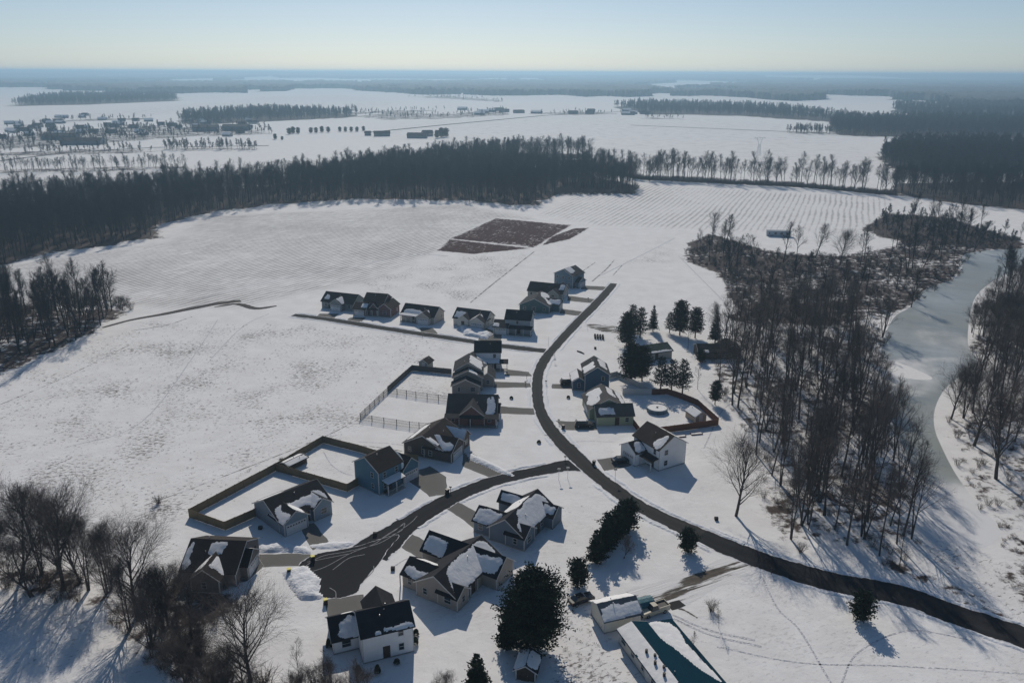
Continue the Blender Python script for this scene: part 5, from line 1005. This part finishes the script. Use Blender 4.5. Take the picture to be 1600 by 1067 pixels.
# ------------------------------------------------------------------ vehicles and yard things
def wheels(t, L, Wd, r_, zs=None):
    for sx in (-1, 1):
        for sy in (-1, 1):
            w = MB().tube([(sx * L * .31, sy * (Wd / 2 - .12), r_), (sx * L * .31, sy * (Wd / 2 + .03), r_)], r_, 14).build('wheel', MT['rubber'], t); MB().tube([(sx * L * .31, sy * (Wd / 2 + .0), r_), (sx * L * .31, sy * (Wd / 2 + .045), r_)], r_ * .55, 10).build('rim', MT['chrome'], w)
def carbody(prof, Wd, taper=.12):
    """side profile [(x,z)] pulled to a rounded body; upper points draw inwards"""
    b = MB(); n = len(prof); zmax = max(p[1] for p in prof); rings = []
    for f, ins in ((-1, .12), (-.9, .0), (.9, 0), (1, .12)):
        ring = []
        for x, z in prof:
            nar = 1 - taper * max(0, (z - .9) / (zmax - .9)) ; k = 1 - ins * .25; ring.append((x * k if ins else x, f * Wd / 2 * nar, .28 + (z - .28) * k if ins else z))
        rings.append(ring)
    for r_ in rings: b.v.extend(r_)
    for k in range(3):
        for i in range(n): j = (i + 1) % n; b.f.append((k * n + i, k * n + j, (k + 1) * n + j, (k + 1) * n + i)); b.mi.append(0)
    b.f += [tuple(reversed(range(n))), tuple(range(3 * n, 4 * n))]; b.mi += [0, 0]; return b
def vehicle(name, label, cat, u, v, yaw, L, Wd, paint, kind, snow=False):
    x, y = G(u, v); t = empty(name, x, y, .03, R(yaw)); tag(t, label, cat); h = L / 2
    if kind == 'pickup':
        low = [(-h, .4), (h, .4), (h, .75), (h - .1, 1.0), (h * .42, 1.1), (-h, 1.08)]; cab = [(h * .42, 1.08), (h * .22, 1.75), (-h * .12, 1.8), (-h * .2, 1.08)]
    elif kind == 'suv':
        low = [(-h, .4), (h, .4), (h, .8), (h - .12, 1.0), (h * .5, 1.08), (-h, 1.05)]; cab = [(h * .5, 1.06), (h * .28, 1.65), (-h * .85, 1.68), (-h * .97, 1.05)]
    else:
        low = [(-h, .35), (h, .35), (h, .65), (h - .12, .85), (h * .45, .95), (-h, .95)]; cab = [(h * .45, .93), (h * .12, 1.4), (-h * .5, 1.42), (-h * .8, .94)]
    carbody(low, Wd, 0).build('body', paint, t, smooth=False); cb = carbody(cab, Wd * .92, .22)
    g = cb.build('cabin', MT['glass'], t); zr = max(p[1] for p in cab); a, b_ = cab[2][0], cab[1][0]; MB().box(a, b_, -Wd * .36, Wd * .36, zr - .02, zr + .03).build('roof', paint, t)
    for sx in (cab[1], cab[2]): pass
    wheels(t, L, Wd, .34 if kind != 'car' else .31)
    for sy in (-1, 1):
        MB().box(h - .03, h + .015, sy * Wd * .36 - .16, sy * Wd * .36 + .16, .62, .80).build('headlight', MT['lamp'], t); MB().box(-h - .015, -h + .03, sy * Wd * .42 - .08, sy * Wd * .42 + .08, .7, .95).build('tail_light', MT['red'], t)
    MB().box(h - .05, h + .06, -Wd * .45, Wd * .45, .38, .58).build('bumper', MT['black'], t); MB().box(-h - .06, -h + .05, -Wd * .45, Wd * .45, .38, .58).build('bumper', MT['black'], t)
    if kind == 'pickup':
        MB().box(-h + .12, -h * .22, -Wd * .42, Wd * .42, 1.085, 1.10).build('bed_liner', MT['black'], t); q = MB(); q.box(-h + .0, -h * .2, -Wd / 2, -Wd * .43, 1.08, 1.36); q.box(-h, -h * .2, Wd * .43, Wd / 2, 1.08, 1.36); q.box(-h, -h + .1, -Wd * .43, Wd * .43, 1.08, 1.34); q.build('bed_side', paint, t)
    if snow:
        s = MB(); r = random.Random(9); snow_patch(s, (Vector((b_, -Wd * .36, zr + .03)), Vector((a - b_, 0, 0)), Vector((0, Wd * .72, 0)), Vector((0, 0, 1))), .05, .95, .05, .95, r); s.build('roof_snow', MT['snow'], t, smooth=True)
    return t
vehicle('pickup_truck', 'tan pickup truck with an empty black bed parked by the metal garage', 'pickup truck', 1021, 957, 205, 5.3, 1.9, MT['tan'], 'pickup')
vehicle('parked_car', 'dark blue car parked in the shade beside the huge pine', 'car', 908, 940, 28, 4.5, 1.8, MT['blackp'], 'car')
vehicle('parked_car', 'black sport utility car with snowy roof in the driveway of the dark blue house', 'car', 888, 600, 8, 4.7, 1.9, MT['blackp'], 'suv', True)
vehicle('parked_car', 'black car with a snowy roof in the driveway of the olive ranch', 'car', 912, 666, 2, 4.6, 1.85, MT['blackp'], 'suv', True)
vehicle('parked_car', 'dark low car at the garage of the white brown-roofed house', 'car', 970, 722, 12, 4.2, 1.75, MT['blackp'], 'car')
x, y = G(1004, 952); t = empty('covered_trailer', x, y, 0, R(20)); tag(t, 'teal tarp-covered trailer between the metal garage and the pickup', 'trailer'); b = MB(); b.prism([(-1.1, .5), (1.1, .5), (1.15, 1.5), (.75, 2.0), (0, 2.15), (-.75, 2.0), (-1.15, 1.5)], -1.9, 1.7, 'x'); b.build('tarp', MT['teal'], t)
for sy in (-1, 1): MB().tube([(0, sy * 1.0, .33), (0, sy * 1.18, .33)], .33, 12).build('wheel', MT['rubber'], t)
MB().tube([(1.6, 0, .5), (2.6, 0, .4)], .06, 6).build('tow_bar', MT['metal'], t)
def can(u, v, label, lid):
    x, y = G(u, v); t = empty('rubbish_bin', x, y, 0, R(rng.uniform(0, 90))); tag(t, label, 'rubbish bin'); b = MB(); b.prism([(-.27, .05), (.27, .05), (.34, 1.0), (-.34, 1.0)], -.32, .32, 'x'); b.build('body', MT['black'], t); b = MB(); b.prism([(-.38, 1.0), (.38, 1.0), (.34, 1.1), (-.34, 1.12)], -.36, .36, 'x'); b.build('lid', MT[lid], t)
    for sx in (-1, 1): MB().tube([(sx * .3, .3, .12), (sx * .36, .3, .12)], .12, 10).build('wheel', MT['rubber'], t)
can(489, 876, 'black bin with a yellow lid beside the driveway of the blue-grey ranch', 'yellow'); can(452, 896, 'black bin with a yellow lid at the drive of the dark shaded house', 'yellow'); can(509, 944, 'black bin with a yellow lid at the drive of the white house', 'yellow')
can(699, 771, 'black bin with a dark lid at the drive end of the blue two-storey house', 'black'); can(928, 726, 'dark bin beside the drive of the white brown-roofed house', 'black'); can(880, 670, 'dark bin at the drive end of the olive ranch', 'black')
def mailbox(u, v, label):
    x, y = G(u, v); t = empty('mailbox', x, y, 0, R(rng.uniform(-20, 20))); tag(t, label, 'mailbox'); MB().box(-.05, .05, -.05, .05, -.1, 1.05).build('post', MT['darkwood'], t); b = MB(); b.prism([(-.12, 1.05), (.12, 1.05), (.12, 1.2), (.07, 1.28), (-.07, 1.28), (-.12, 1.2)], -.28, .28, 'x'); b.build('box', MT['black'], t)
for u, v, l in ((704, 768, 'black mailbox next to the bin at the blue two-storey house'), (823, 592, 'mailbox at the drive of the white two-storey house with black roof'), (821, 602, 'mailbox at the drive of the taupe two-storey house'), (853, 601, 'mailbox at the drive of the dark blue house'), (873, 662, 'mailbox at the drive of the olive ranch'), (866, 556, 'mailbox on the bend opposite the west street'), (1205, 897, 'mailbox on the county road opposite the woodlot'), (883, 720, 'mailbox at the road fork'), (919, 470, 'mailbox at the north end of the road'), (660, 527, 'mailbox on the west street')): mailbox(u, v, l)
def signpost(u, v, h, label, sign=True):
    x, y = G(u, v); t = empty('sign_post', x, y); tag(t, label, 'sign post'); MB().tube([(0, 0, -.1), (0, 0, h)], .04, 6).build('post', MT['metal'], t)
    if sign: MB().box(-.35, .35, -.015, .015, h - .45, h - .1).build('plate', MT['metal'], t)
signpost(873, 750, 3.0, 'thin metal sign post in the snow just below the road fork'); signpost(887, 748, 3.0, 'second thin sign post below the road fork, nearer the main road'); signpost(961, 752, 3.2, 'thin sign post on the lawn below the white brown-roofed house'); signpost(857, 541, 3.4, 'tall thin post where the west street meets the road', False); signpost(867, 568, 1.6, 'short post on the bend opposite the west street'); signpost(918, 517, 1.5, 'short post on the lawn by the pine-house drive', False)
for u, v, l in ((586, 836, 'small dark utility box on the cul-de-sac lawn'), (407, 826, 'air conditioning unit by the side wall of the blue-grey ranch'), (614, 890, 'dark utility box on the lawn beside the bulb of the cul-de-sac'), (1119, 812, 'dark boulder-like box in the snow below the woodlot corner tree'), (930, 545, 'small dark box on the snowy slope below the drum rows')):
    x, y = G(u, v); b = MB(); b.prism([(-.35, -.05), (.35, -.05), (.33, .6), (.0, .72), (-.33, .6)], -.35, .35, 'x'); o = b.build('utility_box', MT['black']); o.location = (x, y, 0); tag(o, l, 'utility box')
x, y = G(907, 551); o = MB().tube([(-1.6, 0, .15), (0, .1, .2), (1.7, -.05, .15)], [.2, .24, .16], 9).build('fallen_log', MT['bark']); o.location = (x, y, 0); o.rotation_euler = (0, 0, R(-52)); tag(o, 'dark fallen log on the open snow slope west of the pines', 'log')
x0, y0 = G(930, 529); k = 0
for j in range(2):
    for i in range(4):
        t = empty('drum', x0 + i * .85 + .1 * j, y0 + j * 1.9 - .25 * i); tag(t, 'dark upright drum in the double row beside the pine-house drive', 'drum', 'dark drums standing in a double row'); MB().tube([(0, 0, 0), (0, 0, .5), (0, 0, 1.0)], [.33, .36, .33], 12).build('body', MT['black'], t); MB().tube([(0, 0, 1.0), (0, 0, 1.05)], .3, 12).build('lid', MT['darkwood'], t)
x, y = G(1026.5, 642); t = empty('swimming_pool', x, y); tag(t, 'round above-ground pool filled level with snow, in the fenced yard', 'pool'); b = MB(); Rp = 2.7; pr_ = [(Rp, 0), (Rp, 1.05), (Rp + .1, 1.06), (Rp + .1, 1.12), (Rp - .12, 1.12), (Rp - .12, .8)]; n = 40
for r_, z in pr_: b.v += [(r_ * cos(2 * pi * i / n), r_ * sin(2 * pi * i / n), z) for i in range(n)]
for k in range(len(pr_) - 1): b.f += [(k * n + i, k * n + (i + 1) % n, (k + 1) * n + (i + 1) % n, (k + 1) * n + i) for i in range(n)]
b.mi = [0] * len(b.f); b.build('pool_wall', MT['poolw'], t); b = MB(); b.v = [(0, 0, 1.0)] + [((Rp - .125) * cos(2 * pi * i / n), (Rp - .125) * sin(2 * pi * i / n), .98) for i in range(n)]; b.f = [(0, 1 + i, 1 + (i + 1) % n) for i in range(n)]; b.mi = [0] * n; b.build('snow_cover', MT['snow'], t)
for i in range(10):
    a = 2 * pi * i / 10 + .2; q = MB().box(-.06, .06, -.05, .05, 0, 1.05).build('pool_post', MT['poolw'], t); q.location = ((Rp + .05) * cos(a), (Rp + .05) * sin(a), 0); q.rotation_euler = (0, 0, a)
o = MB().box(-.25, .25, -.12, .12, 0, .25).add([(.2, 0, .2), (.5, .1, .45), (.2, .1, .3)], [(0, 1, 2)]).build('pool_float', MT['black']); o.location = (x, y, 1.0); tag(o, 'small dark object lying on the snow in the middle of the pool', 'float')
for u, v, l in ((1062, 682, 'left raised wooden garden bed filled with snow below the red-brown fence'), (1088, 678, 'right raised wooden garden bed filled with snow below the red-brown fence')):
    x, y = G(u, v); t = empty('garden_bed', x, y, 0, R(12)); tag(t, l, 'garden bed'); b = MB(); b.box(-1.5, 1.5, -.55, -.5, 0, .28); b.box(-1.5, 1.5, .5, .55, 0, .28); b.box(-1.5, -1.45, -.5, .5, 0, .28); b.box(1.45, 1.5, -.5, .5, 0, .28); b.build('frame', MT['redwood'], t); MB().box(-1.44, 1.44, -.49, .49, 0, .2).build('snow_fill', MT['snow'], t)
# power pylon
x, y = G(1185, 243); t = empty('power_pylon', x, y); tag(t, 'grey lattice power pylon standing alone in the far white field', 'pylon'); H_ = 19; b = MB(); r_ = .10
for sx, sy in ((-1, -1), (1, -1), (1, 1), (-1, 1)): b.tube([(sx * 2.2, sy * 2.2, 0), (sx * .8, sy * .8, H_ * .62), (sx * 3.0, sy * .4, H_)], r_, 4)
for k in range(7):
    z0, z1 = H_ * .62 * k / 7, H_ * .62 * (k + 1) / 7; w0, w1 = 2.2 - 1.4 * k / 7, 2.2 - 1.4 * (k + 1) / 7
    for s in (-1, 1): b.tube([(-w0, s * w0, z0), (w1, s * w1, z1)], .06, 3); b.tube([(w0, s * w0, z0), (-w1, s * w1, z1)], .06, 3); b.tube([(s * w0, -w0, z0), (s * w1, w1, z1)], .06, 3)
b.build('lattice', MT['steel'], t); b = MB(); b.tube([(-6, 0, H_), (6, 0, H_)], .16, 5); b.tube([(-6, 0, H_), (-2, 0, H_ - 2.4), (2, 0, H_ - 2.4), (6, 0, H_)], .09, 4); b.build('crossarm', MT['steel'], t)
for q in (-5.5, 0, 5.5): MB().tube([(q, 0, H_), (q, 0, H_ - 1.6)], .09, 5).build('insulator', MT['glass'], t)
# distant farms and village
def barn(u, v, w, d, e, ri, yaw, wall, roof, label, group=None, name='farmhouse', cat='house'):
    x, y = G(u, v); b = MB(); b.prism([(-d / 2, -.3), (d / 2, -.3), (d / 2, e), (0, e + ri), (-d / 2, e)], -w / 2, w / 2, 'x')
    t = empty(name, x, y, float(gz(x, y)), R(yaw)); tag(t, label, cat, group); b.build('wall', wall, t); q = MB(); q.prism(roof_profile(-d / 2, d / 2, e, ri, .6, .3), -w / 2 - .5, w / 2 + .5, 'x'); q.build('roof', roof, t)
fw, fr1, fr2 = MT['conc'], rk[0], MT['snow']; dw = S('far_grey', (.12, .13, .15))
barn(597, 213, 22, 11, 4, 3, 10, dw, rk[0], 'dark farm shed alone in the white field left of the farmstead', name='farm_shed', cat='barn'); barn(652, 216, 26, 12, 4, 3, -4, dw, rk[0], 'long low barn at the left end of the farmstead', name='barn', cat='barn'); barn(668, 213, 14, 10, 5, 3, 20, fw, rk[2], 'pale farmhouse under the trees of the farmstead')
barn(575, 212, 8, 8, 4, 2, 0, dw, rk[0], 'tiny outbuilding left of the farm shed', name='farm_shed', cat='barn')
x, y = G(50, 215)
for u, v, w, d, e, yw, l in ((130, 226, 46, 18, 5, 8, 'long dark flat-roofed hall at the near edge of the village'), (370, 204, 38, 22, 6, 5, 'wide grey hall at the east end of the village'), (95, 218, 40, 18, 5, 5, 'second long hall just behind the near village hall'), (322, 205, 36, 20, 6, 12, 'gabled hall beside the tree belt at the east of the village')): barn(u, v, w, d, e, 3, yw, dw, rk[0], l, name='village_hall', cat='hall')
GV = 'small houses of the distant village'
for i in range(64):
    u = rng.uniform(2, 400); v = rng.choice((183, 190, 194, 198, 201, 207, 212)) + rng.uniform(-2, 2) + (.0 if u > 60 else 6); dk = rng.random() < .6
    barn(u, v, rng.uniform(10, 15), rng.uniform(7, 9), 3, 2.4, rng.uniform(-30, 30), dw if rng.random() < .6 else fw, rk[0] if dk else fr2, 'tiny dark-roofed house in the distant village on the left' if dk else 'tiny snow-roofed house in the distant village on the left', GV, 'village_house')
for i in range(16):
    u = rng.uniform(690, 1010); v = rng.uniform(172, 180); dk = rng.random() < .5
    barn(u, v, rng.uniform(16, 24), 12, 4, 3, rng.uniform(-30, 30), dw, rk[0] if dk else fr2, 'tiny farm building beside the far straight road' if dk else 'tiny snow-roofed farm building beside the far straight road', 'farm buildings along the far straight road', 'farmhouse')
for i, (u, v, s) in enumerate([(430, 218, .9), (452, 210, 1.1), (458, 209, 1.2), (466, 209, 1.1), (486, 208, 1), (494, 208, 1), (503, 207, 1.1), (513, 207, 1), (531, 206, .9), (540, 206, .9), (549, 206, .9), (558, 206, .9), (568, 205, .9), (603, 213, .9), (690, 215, 1.6), (697, 214, 1.5), (683, 216, 1.3), (441, 219, .6)]):
    x, y = G(u, v); place('cedar', x, y, s * 1.5, i, 'small dark evergreen in the broken line between village and farmstead' if u < 600 else 'dark evergreen sheltering the far farmstead', 'evergreens in line between village and farm' if u < 600 else 'evergreens of the far farmstead', name='evergreen_tree')
# straight country roads far away
def farroad(pts, w): 
    P = GP(pts); b = MB()
    for i, (a, c) in enumerate(zip(P, P[1:])):
        dx, dy = c[0] - a[0], c[1] - a[1]; l = math.hypot(dx, dy); nx_, ny_ = -dy / l * w / 2, dx / l * w / 2; m = max(1, int(l / 60))
        for k in range(m):
            q = [(a[0] + dx * (k + e) / m, a[1] + dy * (k + e) / m) for e in (0, 1)]; o = len(b.v)
            b.v += [(q[0][0] - nx_, q[0][1] - ny_, .25), (q[0][0] + nx_, q[0][1] + ny_, .25), (q[1][0] + nx_, q[1][1] + ny_, .25), (q[1][0] - nx_, q[1][1] - ny_, .25)]; b.f.append((o + 1, o, o + 3, o + 2)); b.mi.append(0)
    tag(b.build('country_road', MT['earth']), kind='structure')
farroad([(580, 207), (700, 195), (850, 181), (985, 174)], 9); farroad([(0, 252), (110, 238), (240, 231), (420, 228)], 5); farroad([(985, 196), (1180, 204), (1296, 209)], 5)
# ------------------------------------------------------------------ haze
hb = MB(); hb.box(-42000, 42000, -900, 45000, -1.5, 96); hz = hb.build('haze', [bpy.data.materials.new('haze_air')]); tag(hz, kind='stuff')
hm = hz.data.materials[0]; hm.use_nodes = True; n = hm.node_tree; n.nodes.clear(); vo = n.nodes.new('ShaderNodeVolumePrincipled'); oo = n.nodes.new('ShaderNodeOutputMaterial')
vo.inputs['Color'].default_value = (.52, .78, 1, 1); vo.inputs['Density'].default_value = .00023; vo.inputs['Anisotropy'].default_value = .44
n.links.new(vo.outputs[0], oo.inputs['Volume'])
for k, p in PR.items():                      # kinds that were never placed
    if k not in USED:
        for c in list(p.children): bpy.data.objects.remove(c)
        bpy.data.objects.remove(p)
